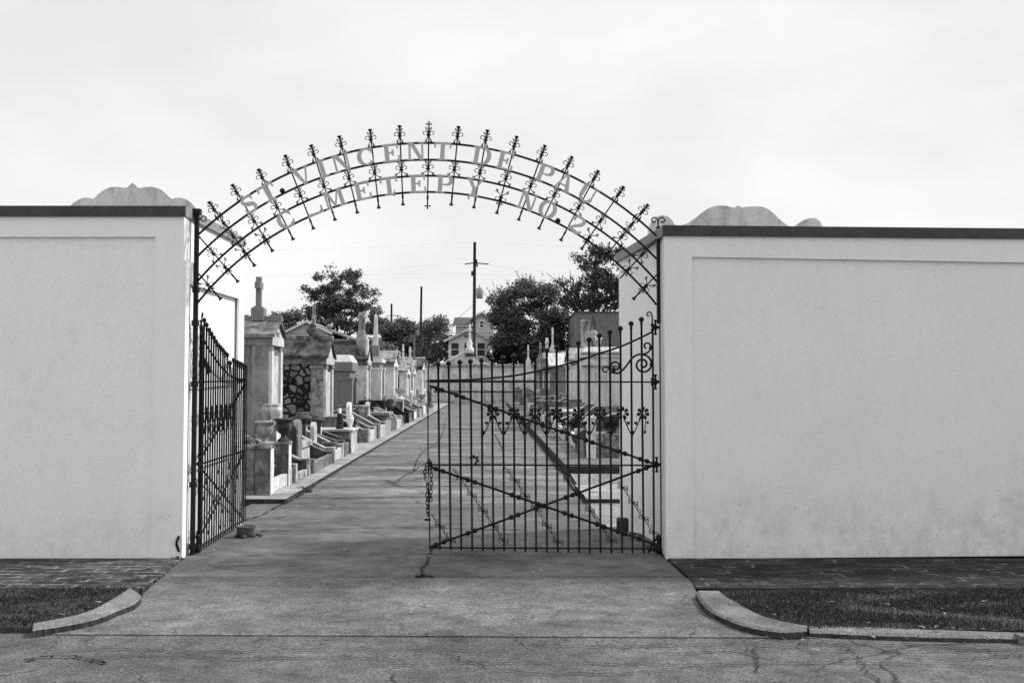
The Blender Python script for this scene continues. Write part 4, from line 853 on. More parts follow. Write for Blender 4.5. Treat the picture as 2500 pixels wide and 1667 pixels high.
m = MB(); m.box(-.4, .35, -.08, .5, 1.12, 1.3); m.build('void', 'weathered_dark', t)
b = W(-1.27, 68.3, 3.65); t = thing('statue', 'pale stone statue against the white gabled house', 'statue', b, RA); H_ = zat(790, 68.3) - b.z
m = MB(); m.lathe([(.3, -.1), (.3, .25), (.2, .32), (.17, .7), (.1, .85), (.05, .95), (.05, H_)], (0,0,0), 12); m.ball((.12, 0, .6), .12, 8); m.ball((-.15, 0, .5), .12, 8); m.box(-.16, .16, -.07, .07, H_*.72, H_*.72 + .13); m.build('figure', 'limestone', t)

# ---------------------------------------------------------------- grave plots, copings
def plot(label, s, u, v0, v1, back, zb0, hf, hb, mat, dark=None, hfront=None, zb=.06, sides=(1, 1), fill='earth', th=.1, fmat=None, slope=.45):
    """low coping round a grave: side walls ramp down from the tomb towards the lane"""
    t = thing('grave_coping', label, 'grave coping', W(u, (v0+v1)/2, zb), RA); h = (v1-v0)/2; hfront = hfront if hfront is not None else hf*.8
    prof = [(0, 0), (0, hf), (-.16, hf), (-.16 - (back-.16)*slope*1.2, hb), (-back, hb), (-back, 0)]
    for k_, y in ((0, -h), (1, h - th)):
        if not sides[k_]: continue
        m = MB(); m.prism([(s*a, z) for a, z in prof], 'y', y, y + th); m.build('side_wall', (dark or mat), t, bevel=.006)
        m = MB(); pr = [(s*.012, hf + .001), (s*.012, hf + .03), (s*-.16, hf + .03), (s*(-.16 - (back-.16)*slope*1.2), hb + .03), (s*-back, hb + .03), (s*-back, hb + .001), (s*(-.16 - (back-.16)*slope*1.2), hb + .001), (s*-.16, hf + .001)]
        m.prism(pr, 'y', y - .012, y + th + .012); m.build('coping_stone', mat, t)
    for k_, y in ((0, -h), (1, h - th)):
        if sides[k_]: m = MB(); m.box(*sorted((s*-.03, s*.022)), y - .016, y + th + .016, 0, hf + .033); m.build('end_block', fmat or mat, t, bevel=.006)  # ends paler than the side walls: sunlit side put into the colour
    m = MB(); m.box(*sorted((s*-.09, s*-.004)), -h + th + .001, h - th - .001, 0, hfront); m.build('front_curb', fmat or mat, t, bevel=.008)
    m = MB(); m.box(*sorted((s*-back, s*-.095)), -h + th + .014, h - th - .014, 0, hfront*.55); m.build('fill', fill, t)
    return t
URN = [(.03, 0), (.085, 0), (.09, .015), (.075, .03), (.05, .045), (.035, .075), (.038, .1), (.07, .12), (.105, .16), (.118, .205), (.112, .245), (.105, .265), (.125, .285), (.14, .3), (.142, .318), (.125, .325), (.1, .31), (.085, .25)]
def urn(label, x, y, z, k=1.0, mat='weathered', prof=URN, name='stone_urn', cat='urn', kz_=None):
    m = MB(); m.lathe([(r*k, q*(kz_ or k)) for r, q in prof], (0,0,0), 22); o = m.build(name, mat, label=label, cat=cat); o.location = (x, y, z); return o
VASE = [(.03, 0), (.075, 0), (.075, .02), (.05, .04), (.07, .09), (.10, .17), (.115, .25), (.11, .3), (.075, .335), (.085, .35), (.09, .37), (.07, .375)]
BELL = [(.04, 0), (.13, 0), (.13, .05), (.09, .07), (.05, .1), (.06, .15), (.13, .2), (.17, .26), (.18, .3), (.19, .31), (.15, .31)]
def pedestal(label, u, v, w_, z1, mat, cap='limestone', zb=.06, s=1, capz=.045, s_face=True):
    t = thing('pedestal', label, 'pedestal', W(u, v, zb), RA)
    m = MB(); m.box(-w_, 0, 0, w_, 0, z1 - zb - capz + .001); m.build('shaft', mat, t, bevel=.006)
    if s_face: m = MB(); m.box(.0005, .006, .004, w_ - .004, .002, z1 - zb - capz - .002); m.build('sunlit_face', 'limestone', t)  # paler plate on the sunward side, sunlight put into the colour
    m = MB(); m.box(-w_ - .012, .014, -.014, w_ + .012, z1 - zb - capz, z1 - zb); m.build('cap', cap, t, bevel=.006); return t
# first two pedestals with urns
pedestal('square marble pedestal under the nearest left urn', -2.85, 12.6, .2, .71, 'marble_grey', 'weathered'); p = W(-2.95, 12.7); urn('footed stone urn on the pedestal nearest the gate', p.x, p.y, .71, .97, 'weathered')
pedestal('second square marble pedestal behind the nearest one', -2.85, 13.75, .19, .685, 'marble_grey', 'weathered'); p = W(-2.945, 13.85); urn('dark-rimmed stone urn on the second pedestal', p.x, p.y, .685, 1.02, 'weathered_dark')
plot('nearest left grave coping with white veined front curb', 1, -2.86, 12.66, 13.95, 1.3, 0, .2, .62, 'marble_white', 'marble_grey', .17, sides=(0, 1))
m = MB(); m.box(-.75, 0, 0, .14, 0, .6); o = m.build('marble_block', 'marble_grey', label='veined marble block left of the nearest pedestal', cat='stone block', bevel=.01); o.location = W(-3.06, 12.62, .06)
m = MB(); m.box(-.75, .02, -.02, .16, 0, .05); o = m.build('marble_slab', 'lichened', label='pale slab lying on the veined marble block', cat='stone slab', bevel=.01); o.location = W(-3.06, 12.62, .66)
plot('second left coping with black end posts', 1, -2.84, 14.15, 15.3, 1.4, 0, .24, .55, 'lichened', 'marble_dark', .1)
plot('third left coping with long low grey curb', 1, -2.82, 15.5, 17.6, 1.5, 0, .2, .5, 'marble_grey', 'marble_dark', .17)
t = thing('box_grave', 'low white marble box grave with overhanging slab top', 'box grave', W(-3.22, 16.9, .06), RA)
m = MB(); m.box(-.7, 0, -.42, .5, 0, .34); m.build('box', 'marble_white', t, bevel=.006); m = MB(); m.box(-.78, .05, -.5, .55, .34, .44); m.build('slab', 'lichened', t, bevel=.01)
plot('fourth left coping ramping steeply beside a dark flower pot', 1, -2.85, 17.75, 18.9, 1.5, 0, .24, .6, 'marble_white', 'marble_grey', .2)
p = W(-3.0, 18.25); urn('dark round flower pot inside the fourth coping', p.x, p.y, .1, 1.15, 'weathered_dark', [(.05, 0), (.1, 0), (.12, .1), (.135, .22), (.14, .25), (.12, .26)], 'flower_pot', 'flower pot')
plot('fifth left coping with tall front curb', 1, -2.85, 19.0, 19.9, 1.5, 0, .3, .55, 'marble_grey', 'marble_dark', .24)
t = thing('box_grave', 'white fronted marble box grave carrying polished black vase', 'box grave', W(-2.85, 20.5, .06), RA); zt_ = zat(1046, 20.2) - .06
m = MB(); m.box(-1.3, -.05, -.42, .42, 0, zt_ - .05); m.build('box', 'marble_grey', t, bevel=.006); m = MB(); m.box(-.06, .02, -.46, .46, 0, .09); m.box(-.05, .005, -.43, .43, .09, zt_ - .05); m.build('front', 'marble_white', t, bevel=.006); m = MB(); m.box(-1.35, .04, -.47, .47, zt_ - .05, zt_); m.build('slab', 'marble_white', t, bevel=.01)
p = W(-3.12, 20.25, zt_ + .06); urn('polished black tapered vase on the white box grave', p.x, p.y, p.z, 1.0, 'polished_black', [(.08, 0), (.085, .03), (.07, .05), (.075, .2), (.06, .26), (.05, .3), (.06, .33)], 'vase', 'vase')
m = MB(); m.box(-.02, .02, -.1, .1, 0, .42); o = m.build('tablet_headstone', 'limestone', label='thin white tablet behind the polished black vase', cat='headstone', bevel=.008); o.location = W(-3.2, 20.75, zt_ + .06)
p = W(-2.98, 20.8, zt_ + .06); urn('white rounded vase on the box grave beside the black one', p.x, p.y, p.z, .75, 'limestone', VASE, 'vase', 'vase')
# headstones and vases between first tomb and pedestals
def headstone(label, u, v, w_, h, mat, th=.08, z=.06, facing='v', arch_=True):
    pts = [(-w_/2, 0), (w_/2, 0)] + ([(w_/2*math.cos(R(a)), h - w_/2*.8 + w_/2*.8*math.sin(R(a))) for a in range(0, 181, 20)] if arch_ else [(w_/2, h), (-w_/2, h)])
    m = MB(); m.prism(pts, 'y' if facing == 'v' else 'x', -th/2, th/2); o = m.build('headstone', mat, label=label, cat='headstone', bevel=.008); o.location = W(u, v, z); o.rotation_euler = (0, 0, RA); return o
headstone('dark round-topped headstone behind the second urn', -3.25, 15.75, .24, .78, 'marble_dark')
headstone('bright white round-topped headstone seen edge-on', -3.15, 15.9, .34, .86, 'marble_veined', .09, facing='u')
headstone('squat pale headstone beside the marble box grave', -3.3, 18.2, .3, .72, 'marble_white', facing='u')
p = W(-3.75, 16.9, .06); pedestal('plain low pedestal under the pair of white vases', -3.7, 16.8, .34, .78, 'weathered', 'weathered')
for i, du in enumerate((0, .17)):
    p = W(-3.9 + du, 17.0 - .1*i, .78); urn(['tall white vase nearer the tomb wall', 'white vase paired beside the first'][i], p.x, p.y, .78, .98, 'marble_white', VASE, 'vase', 'vase')
m = MB(); m.box(-1.2, 0, 0, .1, 0, .62); o = m.build('low_wall', 'weathered_dark', label='low dark wall behind the nearest urn', cat='wall', bevel=.01); o.location = W(-3.75, 15.5, .06)
m = MB(); m.box(-.6, 0, 0, .3, 0, .36); o = m.build('stone_block', 'limestone', label='whitewashed block behind the veined marble block', cat='stone block', bevel=.02); o.location = W(-3.3, 13.8, .06)
m = MB(); m.ball((0,0,0), .16, 12, (1, .8, .6)); o = m.build('fieldstone', 'weathered_dark', label='rounded dark stone on the block behind the first urn', cat='stone'); o.location = W(-3.35, 13.2, .72)
p = W(-3.35, 13.6); m = MB(); m.box(-.25, .14, -.1, .12, 0, .66); o = m.build('stone_pier', 'weathered', label='rough stone pier holding the rounded dark stone', cat='stone block', bevel=.02); o.location = W(-3.35, 13.2, .06)
for i, (px, u, lab) in enumerate(((748, -3.55, 'wide dark table urn in front of the rubble tomb'), (784, -3.35, 'narrower dark table urn right of the wide one'))):
    v = u*F/(px - 1190); w_ = (.075, .06)[i]
    pedestal('slim stone column under the ' + ('wide' if i == 0 else 'narrower') + ' dark table urn', u, v, w_*2, zat(1035, v), 'weathered_dark', 'weathered_dark'); p = W(u - w_, v + w_)
    urn(lab, p.x, p.y, zat(1035, v), (1.05, .8)[i], 'weathered_dark', [(.05, 0), (.07, .02), (.1, .06), (.15, .09), (.17, .1), (.17, .14), (.12, .15), (.13, .22), (.1, .23)], 'stone_urn', 'urn')
# mid and far left copings
labs = ['sixth left coping with square marble end block', 'seventh left coping with ramped white sides', 'eighth left coping beside the tall white pilaster', 'ninth left coping with bright curb', 'tenth left coping with polished black ramps', 'eleventh left coping with polished black ramps behind the tenth', 'twelfth left coping of pale marble', 'thirteenth left coping near the planter basket', 'fourteenth left coping, small and pale', 'fifteenth left coping before the last tombs', 'sixteenth left coping, last before the vault wall']
vv = 23.4; mats = [('marble_white', 'marble_grey'), ('marble_white', 'marble_grey'), ('lichened', 'marble_grey'), ('marble_white', 'marble_white'), ('polished_black', 'polished_black'), ('polished_black', 'polished_black'), ('limestone', 'marble_white'), ('lichened', 'marble_grey'), ('limestone', 'limestone'), ('marble_white', 'lichened'), ('limestone', 'limestone')]
for i, lb in enumerate(labs):
    ln = 1.35 + .16*(i % 3) + .12*i
    plot(lb, 1, -2.85 + (.03 if i % 2 else -.04), vv, vv + ln, 1.35, 0, .3 + .05*(i % 2), .62 + .08*(i % 3), mats[i][0], mats[i][1], .26 + .04*(i % 3)); vv += ln + .35 + .12*(i % 3)
def place(px, u): return u*F/(px - 1190)
far = [(866, -3.3, 1015, 1060, 'slim dark pedestal vase beside granite tomb', 'weathered_dark', VASE), (885, -3.35, 1000, 1040, 'mossy stone urn in front of the white pilaster', 'lichened', URN), (925, -3.2, 1005, 1030, 'pale wide planter on the grey table grave', 'lichened', BELL), (952, -3.3, 985, 1010, 'small dark pot cluster behind the planter', 'weathered_dark', URN), (978, -3.2, 947, 976, 'big white goblet planter on a pedestal', 'limestone', BELL), (1014, -3.2, 975, 990, 'small pale vase left of the basket planter', 'limestone', VASE), (1031, -3.1, 962, 981, 'dark basket-shaped planter far down the left row', 'weathered', BELL)]
for px, u, y0_, y1_, lb, mt, pr in far:
    v = place(px, u); z1 = zat(y1_, v); hh = (y1_ - y0_)/F*v; k_ = hh/pr[-1][1]
    p = W(u, v); pedestal('pedestal under the ' + lb, u + .1, v - .12, .24, z1, random.choice(['marble_grey', 'limestone', 'marble_white']), 'limestone'); urn(lb, p.x, p.y, z1, max(.5, k_*.85), mt, pr, kz_=k_)
t = thing('table_grave', 'grey marble table grave with slab on thick supports', 'box grave', W(-2.9, place(957, -2.85), .06), RA); zt_ = zat(1004, 28.8) - .06
m = MB(); m.box(-.9, -.06, -.5, .5, 0, zt_ - .08); m.build('box', 'marble_grey', t); m = MB(); m.box(-1, .04, -.56, .56, zt_ - .08, zt_); m.build('slab', 'lichened', t, bevel=.01)
b = W(-2.75, place(1052, -2.75), .06); t = thing('statue', 'small weathered statue at the lane edge by the last left graves', 'statue', b, RA)
m = MB(); m.box(-.16, .16, -.16, .16, 0, .2); m.build('base', 'limestone', t); m = MB(); m.lathe([(.13, .2), (.15, .4), (.11, .75), (.13, .9), (.11, 1.02), (.05, 1.08)], (0,0,0), 10); m.ball((0,0,1.16), .085, 10, (1,1,1.15)); m.ball((.12,0,.85), .06, 8, (1,1,2)); m.ball((-.12,0,.82), .06, 8, (1,1,2)); m.build('figure', 'weathered', t)
# headstones thick in the far left
hl = ['thin pale headstone beside the granite tomb front', 'pale headstone past the white pilaster', 'rounded headstone near the obelisk tomb', 'narrow white headstone by the goblet planter', 'leaning pale headstone before the block tomb', 'white headstone beyond the block tomb', 'small pale headstone near the statue']
for i, (px, u, h) in enumerate(((853, -3.6, .95), (898, -3.4, .9), (940, -3.5, 1.0), (966, -3.4, 1.0), (1000, -3.3, 1.1), (1020, -3.3, 1.2), (1038, -3.2, 1.1))):
    o = headstone(hl[i], u, place(px, u), .4, h, ['limestone', 'marble_white', 'weathered'][i % 3], .1, facing='u')
    if i == 4: o.rotation_euler = (0, R(5), RA)

# right copings
rl = ['nearest right marble block coping behind the gate bars', 'second right coping with dark leaning slab', 'third right coping, low and white', 'fourth right coping of veined marble', 'fifth right coping below the narrow tomb', 'sixth right coping of mossy stone', 'seventh right coping, pale and low', 'eighth right coping before the bright roof tomb', 'ninth right coping of grey marble', 'tenth right coping, last on the right']
vv = 18.1
for i, lb in enumerate(rl):
    ln = 1.7 + .2*(i % 3); plot(lb, -1, 1.83 + .04*(i % 2), vv, vv + ln, 1.3, 0, .3 + .08*(i % 2), .62 + .1*(i % 3), ['marble_veined', 'limestone', 'marble_white', 'limestone'][i % 4], ['marble_veined', 'marble_grey', 'marble_grey', 'marble_dark'][i % 4], .28, zb=.13); vv += ln + .5 + .3*(i % 3)
m = MB(); m.box(0, 1.7, 0, .9, 0, zat(1056, 18.2) - .13); o = m.build('box_grave', 'marble_veined', label='low veined marble block grave right behind the gate', cat='box grave', bevel=.01); o.location = W(2.02, 17.9, .13); o.rotation_euler = (0, 0, RA)
pedestal('square white post at the corner of the veined block grave', 2.0, 17.7, .16, zat(1015, 18), 'limestone', 'limestone', .13)
m = MB(); m.prism([(0, 0), (.06, -.12), (.75, .28), (.8, .42), (.7, .44)], 'y', 0, .35); o = m.build('leaning_slab', 'marble_dark', label='dark slab leaning over the second right coping', cat='stone slab', bevel=.01); o.location = W(1.72, 19.6, .4)
rr_ = [(1260, 2.0, 1.0, 'marble_veined', 'tilted marble slab headstone far down the right row'), (1285, 2.3, 1.1, 'lichened', 'mossy headstone under the thin crosses'), (1307, 2.5, .9, 'limestone', 'pale headstone between mossy stones on the right'), (1330, 2.5, 1.15, 'marble_grey', 'grey headstone before the bright roof tomb'), (1352, 2.6, .85, 'limestone', 'short pale headstone beside the dark shrub'), (1372, 2.7, 1.0, 'weathered', 'weathered headstone beside the narrow tomb')]
for px, u, h, mt, lb in rr_: headstone(lb, u, place(px, u), .5, h, mt, .14, .13, arch_=False if 'slab' in lb else True)
for px, u, y0_, y1_, lb, mt in ((1375, 2.4, 977, 1008, 'dark footed urn on the right below the grey tomb wall', 'weathered_dark'), (1345, 2.2, 1000, 1030, 'pale urn near the leaning slab', 'lichened')):
    v = place(px, u); z1 = zat(y1_, v); p = W(u, v); k_ = (y1_-y0_)/F*v/.32; pedestal('block under the ' + lb, u + .02, v - .1, .24, z1, 'marble_grey', 'limestone', .13); urn(lb, p.x - .1, p.y, z1, k_*.9, mt)

for px, u, h, mt, lb in ((1268, 1.95, .95, 'marble_grey', 'dark streaked box grave farthest down the right row'), (1288, 2.0, 1.0, 'marble_veined', 'streaked marble box grave left of the dark slab tomb'), (1306, 1.95, .8, 'lichened', 'blotched stone box grave in the right jumble'), (1322, 1.9, .75, 'marble_grey', 'grey box grave before the leaning marble'), (1343, 1.9, .62, 'marble_veined', 'veined box grave behind the leaning dark slab'), (1372, 2.15, .6, 'weathered', 'weathered box grave beside the dark shrub')):
    v = place(px, u); t = thing('box_grave', lb, 'box grave', W(u, v, .13), RA); m = MB(); m.box(.03, .8, -.35, .35, 0, h - .07); m.build('box', mt, t, bevel=.01); m = MB(); m.box(0, .85, -.4, .4, h - .07, h); m.build('slab', random.choice(['lichened', 'weathered_dark', 'limestone']), t, bevel=.01)
for px, u, z, a, lb in ((1296, 2.1, .9, 25, 'broken marble slab lying tilted on the right graves'), (1332, 2.2, .7, -20, 'tilted pale slab below the grey tomb wall'), (1352, 2.3, .55, 32, 'small leaning slab near the pale urn'), (1395, 2.5, .5, -14, 'leaning tablet beside the square white post')):
    m = MB(); m.box(-.35, .35, -.06, .06, -.25, .25); o = m.build('leaning_slab', random.choice(['marble_white', 'marble_veined', 'lichened']), label=lb, cat='stone slab', bevel=.01); o.location = W(u, place(px, u) - .4, z); o.rotation_euler = (R(18), R(a), RA)

# ---------------------------------------------------------------- shrubs and flowers on graves, trees
def leafcloud(name, blobs, n, size, mat, parent=None, clump=14, spread=.35, flat=.6, shell=.5, up=0.0, sub=0, **kw):
    """leaf-sized quads gathered in clumps through the blob volumes, densest near their surfaces"""
    if sub:
        nb_ = []
        for (a_, b_, c_, d_, e_, f_) in blobs:
            for _ in range(sub):
                q = rng.normal(size=3); q /= np.linalg.norm(q); k_ = rng.uniform(.35, .95); z_ = rng.uniform(.26, .5)
                nb_.append((a_ + q[0]*d_*k_, b_ + q[1]*e_*k_, c_ + q[2]*f_*k_, d_*z_, e_*z_, f_*z_*.8))
        blobs = nb_
    tot = sum(b[3]*b[4]*b[5] for b in blobs)**1; vs = []; nl = 0
    allc = []
    for (cx_, cy_, cz_, rx_, ry_, rz_) in blobs:
        nb = max(1, int(n/clump*(rx_*ry_*rz_)/tot)); d = rng.normal(size=(nb, 3)); d /= np.linalg.norm(d, axis=1)[:, None]
        r = rng.uniform(0, 1, (nb, 1))**shell*(1 + .12*rng.normal(size=(nb, 1)))
        allc.append(d*r*np.array([rx_, ry_, rz_]) + np.array([cx_, cy_, cz_]))
    C = np.concatenate(allc); C = np.repeat(C, clump, axis=0) + rng.normal(size=(len(C)*clump, 3))*spread*np.array([1, 1, .7])
    m_ = len(C); a = rng.normal(size=(m_, 3)); a[:, 2] *= flat; a /= np.linalg.norm(a, axis=1)[:, None]
    if up: a[:, 2] = np.abs(a[:, 2]) + up; a /= np.linalg.norm(a, axis=1)[:, None]
    b = rng.normal(size=(m_, 3)); b -= (b*a).sum(1)[:, None]*a; b /= np.linalg.norm(b, axis=1)[:, None]
    s = size*rng.uniform(.55, 1.35, (m_, 1)); a = a*s; b = b*s*.5
    V = np.stack([C - a, C + b, C + a, C - b], 1).reshape(-1, 3)
    me = bpy.data.meshes.new(name); me.vertices.add(len(V)); me.vertices.foreach_set('co', V.ravel().astype(np.float32))
    me.loops.add(len(V)); me.loops.foreach_set('vertex_index', np.arange(len(V), dtype=np.int32)); me.polygons.add(m_)
    me.polygons.foreach_set('loop_start', np.arange(0, len(V), 4, dtype=np.int32)); me.update(calc_edges=True)
    me.materials.append(MATS[mat]); o = bpy.data.objects.new(name, me); COL.objects.link(o)
    if parent is not None: o.parent = parent
    for q, z in kw.items(): o[q] = z
    return o
def limbs(mb, p, d, L_, r, depth):
    q = p + d*L_; mb.tube([p, p.lerp(q, .5) + Vector((random.gauss(0, .04), random.gauss(0, .04), 0))*L_, q], [r, r*.82, r*.62], 6)
    if depth == 0: return
    for _ in range(3 if depth > 1 else 4):
        nd = (d + Vector((random.gauss(0, .55), random.gauss(0, .55), random.gauss(.15, .3)))).normalized(); limbs(mb, p.lerp(q, random.uniform(.6, 1)), nd, L_*random.uniform(.55, .8), r*.55, depth - 1)
def tree(name, label, x, y, th, tr, blobs, n, size, mat, dp=3, **kw):
    t = thing(name, label, 'tree', (x, y, 0), 0, kw.pop('group', None)); m = MB(); m.tube([(0,0,-.1), (random.gauss(0,.1), 0, th*.5), (0, 0, th)], [tr*1.25, tr, tr*.85], 8)
    for _ in range(4): limbs(m, Vector((0, 0, th*random.uniform(.75, 1))), Vector((random.gauss(0, .5), random.gauss(0, .5), 1)).normalized(), th*.45, tr*.6, dp)
    m.build('trunk', 'bark', t); leafcloud('crown', [(b[0]-x, b[1]-y, *b[2:]) for b in blobs], n, size, mat, t, **kw); return t
def bl(px, py, Y, rx, rz, dy=0.0):
    x, z = P(px, py, Y); return (x, Y + dy, z, rx/F*Y, rx/F*Y*.9, rz/F*Y)
YT = 92
x_, _ = P(822, 700, YT)
tree('tree', 'rounded dense tree standing behind the left gabled house', x_, YT, 5.0, .28, [bl(800,700,YT,42,38), bl(850,690,YT,40,38), bl(765,720,YT,28,30), bl(885,712,YT,30,28), bl(820,745,YT,60,35), bl(870,760,YT,38,30), bl(770,765,YT,34,28), bl(815,668,YT,20,18), bl(855,672,YT,22,16), bl(900,740,YT,22,18), bl(830,790,YT,60,30), bl(735,770,YT,16,22)], 13500, .145, 'leaf_dark', spread=.22, shell=.6, clump=14, sub=7)
x_, _ = P(930, 800, 96); tree('tree', 'lighter low tree right of the rounded tree', x_, 96, 3.4, .16, [bl(920,770,96,22,20), bl(935,790,96,26,26), bl(905,800,96,30,26), bl(955,800,96,22,18)], 5000, .17, 'leaf_mid', spread=.22, sub=7)
x_, _ = P(700, 790, 90); tree('tree', 'pale sparse tree glimpsed between first tomb and house', x_, 90, 3.2, .14, [bl(685,780,90,26,18), bl(710,775,90,24,20), bl(700,800,90,34,22), bl(728,762,90,10,24)], 3200, .16, 'leaf_mid', spread=.25, sub=6)
x_, _ = P(620, 830, 88); tree('tree', 'tree hidden behind the nearest left tomb', x_, 88, 3, .14, [bl(600,810,88,40,30), bl(650,815,88,36,26)], 4500, .18, 'leaf_dark', spread=.5)
HV = dict(clump=14, spread=.22, shell=.55, sub=8)
x_, _ = P(985, 830, 84); tree('ivy_tree', 'dark vine-smothered tree left of the bare pole', x_, 84, 2.8, .16, [bl(960,815,84,34,24), bl(990,800,84,30,22), bl(985,840,84,46,34), bl(945,850,84,26,30), bl(1015,855,84,30,36)], 19000, .14, 'leaf_dark', **HV)
x_, _ = P(1055, 820, 82); tree('tree', 'wispy pale-leaved tree between the two poles', x_, 82, 2.6, .12, [bl(1045,800,82,28,24), bl(1065,785,82,24,18), bl(1080,815,82,26,30), bl(1045,845,82,40,36), bl(1085,860,82,26,26)], 9500, .125, 'leaf_mid', clump=8, spread=.25, shell=.55, sub=7)
x_, _ = P(915, 850, 80); tree('shrub', 'rounded pale shrub beyond the obelisk tomb', x_, 80, 1.4, .1, [bl(915,855,80,30,26), bl(940,860,80,24,20), bl(890,860,80,26,22)], 5000, .15, 'leaf_mid', dp=2, clump=16, spread=.3)
YB = 78
x_, _ = P(1290, 800, YB); tree('tree', 'broad wispy-topped bush tree right of the transformer pole', x_, YB, 3.0, .2, [bl(1230,730,YB,34,26), bl(1280,705,YB,44,26), bl(1330,720,YB,38,30), bl(1250,770,YB,52,42), bl(1320,775,YB,58,46), bl(1370,790,YB,40,50), bl(1225,820,YB,36,44), bl(1290,840,YB,80,50), bl(1360,850,YB,50,44), bl(1215,775,YB,20,26)], 38000, .125, 'leaf_dark', clump=16, spread=.26, shell=.5, sub=16)
sh = MB(); shl = []
for _ in range(150):
    px = rng.uniform(1205, 1365); x, z = P(px, 715 + abs(px - 1290)*.35 + rng.uniform(-12, 40), YB); y = YB + rng.uniform(-1.2, 1.2)
    d = Vector(((px - 1290)*.006 + rng.normal()*.2, rng.normal()*.2, 1)).normalized(); n_ = rng.uniform(.7, 1.9); p0 = Vector((x, y, z)); p1 = p0 + d*n_
    sh.tube([p0, p0.lerp(p1, .5) + Vector((rng.normal()*.04, 0, 0)), p1], [.014, .01, .005], 4)
    for q in range(int(n_*9)):
        c = p0.lerp(p1, rng.uniform(.1, 1)) + Vector((rng.normal()*.05, rng.normal()*.05, 0)); shl.append(c)
for c in shl:
    a_ = Vector(rng.normal(size=3)).normalized()*.09; b_ = Vector(rng.normal(size=3)).normalized()*.045; sh.add([c - a_, c + b_, c + a_, c - b_], [(0, 1, 2, 3)])
sh.build('twigs', 'leaf_dark', kind='stuff', label='wispy shoots sticking up from the broad bush tree', cat='twigs')
YC = 74
x_, _ = P(1440, 690, YC); tree('tree', 'tallest dark tree partly hidden by the right gate pier', x_, YC, 5.6, .3, [bl(1425,640,YC,30,24), bl(1470,620,YC,36,26), bl(1510,630,YC,40,36), bl(1450,680,YC,44,34), bl(1500,700,YC,40,40), bl(1410,700,YC,22,20), bl(1440,735,YC,46,22), bl(1385,730,YC,26,26), bl(1560,680,YC,60,70), bl(1375,690,YC,14,10), bl(1500,742,YC,40,20)], 14500, .14, 'leaf_dark', spread=.22, shell=.6, clump=14, sub=7)
t = thing('hedge', 'dark overgrown hedge below the broad bush tree, behind the vault wall', 'hedge', (P(1300, 860, 79)[0], 79, 0))
m = MB()
for q in range(9): limbs(m, Vector((-5 + q*1.3, random.gauss(0, .3), -.1)), Vector((random.gauss(0, .3), 0, 1)).normalized(), 1.2, .04, 2)
m.build('stem', 'bark', t); leafcloud('foliage', [tuple(a - b for a, b in zip(bl(px_, 862, 79, 26, 36), (t.location.x, 79, 0, 0, 0, 0))) for px_ in range(1215, 1420, 24)] , 9000, .16, 'leaf_black', t, clump=10, spread=.25, sub=8)
# shrubs and flowers on the right-hand graves
def shrub(label, u, v, z, r, n, size, mat, name='shrub', cat='shrub'):
    t = thing(name, label, cat, W(u, v, z)); m = MB()
    for _ in range(5): limbs(m, Vector((random.gauss(0, r*.2), random.gauss(0, r*.2), -.05)), Vector((random.gauss(0, .5), random.gauss(0, .5), 1)).normalized(), r*.7, .012, 1)
    m.build('stem', 'bark', t); leafcloud('foliage', [(0, 0, r*.7, r, r, r*.7), (r*.6, 0, r*.5, r*.6, r*.6, r*.5), (-r*.6, .05, r*.5, r*.6, r*.6, r*.5)], n, size, mat, t, clump=6, spread=r*.12)
shrub('dark leafy shrub on the veined block grave behind the gate', 2.45, 18.2, .58, .22, 800, .03, 'leaf_black'); shrub('small dark shrub on the right near the narrow tomb', 2.2, 24, .4, .18, 400, .04, 'leaf_dark')
shrub('spiky plant against the plastered block wall', 2.9, 21.5, .7, .24, 350, .04, 'leaf_mid'); shrub('dark flower bunch beside the second right coping', 2.0, 21.8, .5, .14, 350, .035, 'leaf_black')
shrub('low plant among the mid right graves', 2.1, 29.5, .4, .22, 400, .05, 'leaf_dark'); shrub('bushy plant before the bright roof tomb', 2.3, 40.5, .4, .3, 400, .06, 'leaf_dark'); shrub('bunch of dark flowers by the dark table urns', -3.2, 21.9, .4, .18, 500, .03, 'leaf_black'); shrub('dark flowers beside the granite tomb', -3.5, 27.5, .7, .25, 600, .04, 'leaf_black')

# ---------------------------------------------------------------- houses, brick building, poles, wires
def house(name, label, pxa, pxl, pxr, py_apex, py_eave, Y, depth, wallm, roofm, py_r=None, trim='white_paint', ridge=False):
    xa, za = P(pxa, py_apex, Y); xl, zl = P(pxl, py_eave, Y); xr, zr_ = P(pxr, py_r or py_eave, Y); t = thing(name, label, 'house', (xa, Y, 0)); wl_, wr_ = xl - xa, xr - xa; ov = .35
    m = MB(); sl = (za - zl)/abs(wl_); sr = (za - zr_)/abs(wr_)
    m.prism([(wl_ + ov, 0), (wr_ - ov, 0), (wr_ - ov, za - sr*(wr_-ov) - .12), (0, za - .12), (wl_ + ov, za - sl*abs(wl_+ov) - .12)], 'y', 0, depth); m.build('wall', wallm, t)
    m = MB(); m.prism([(wl_, zl - .1), (0, za - .1), (wr_, zr_ - .1), (wr_, zr_ + .04), (0, za + .04), (wl_, zl + .04)], 'y', -.35, depth + .3); m.build('roof', roofm, t)
    m = MB(); m.prism([(wl_, zl - .16), (0, za - .16), (wr_, zr_ - .16), (wr_, zr_ + .03), (0, za + .03), (wl_, zl + .03)], 'y', -.42, -.352); m.build('fascia', trim, t)
    return t, xa
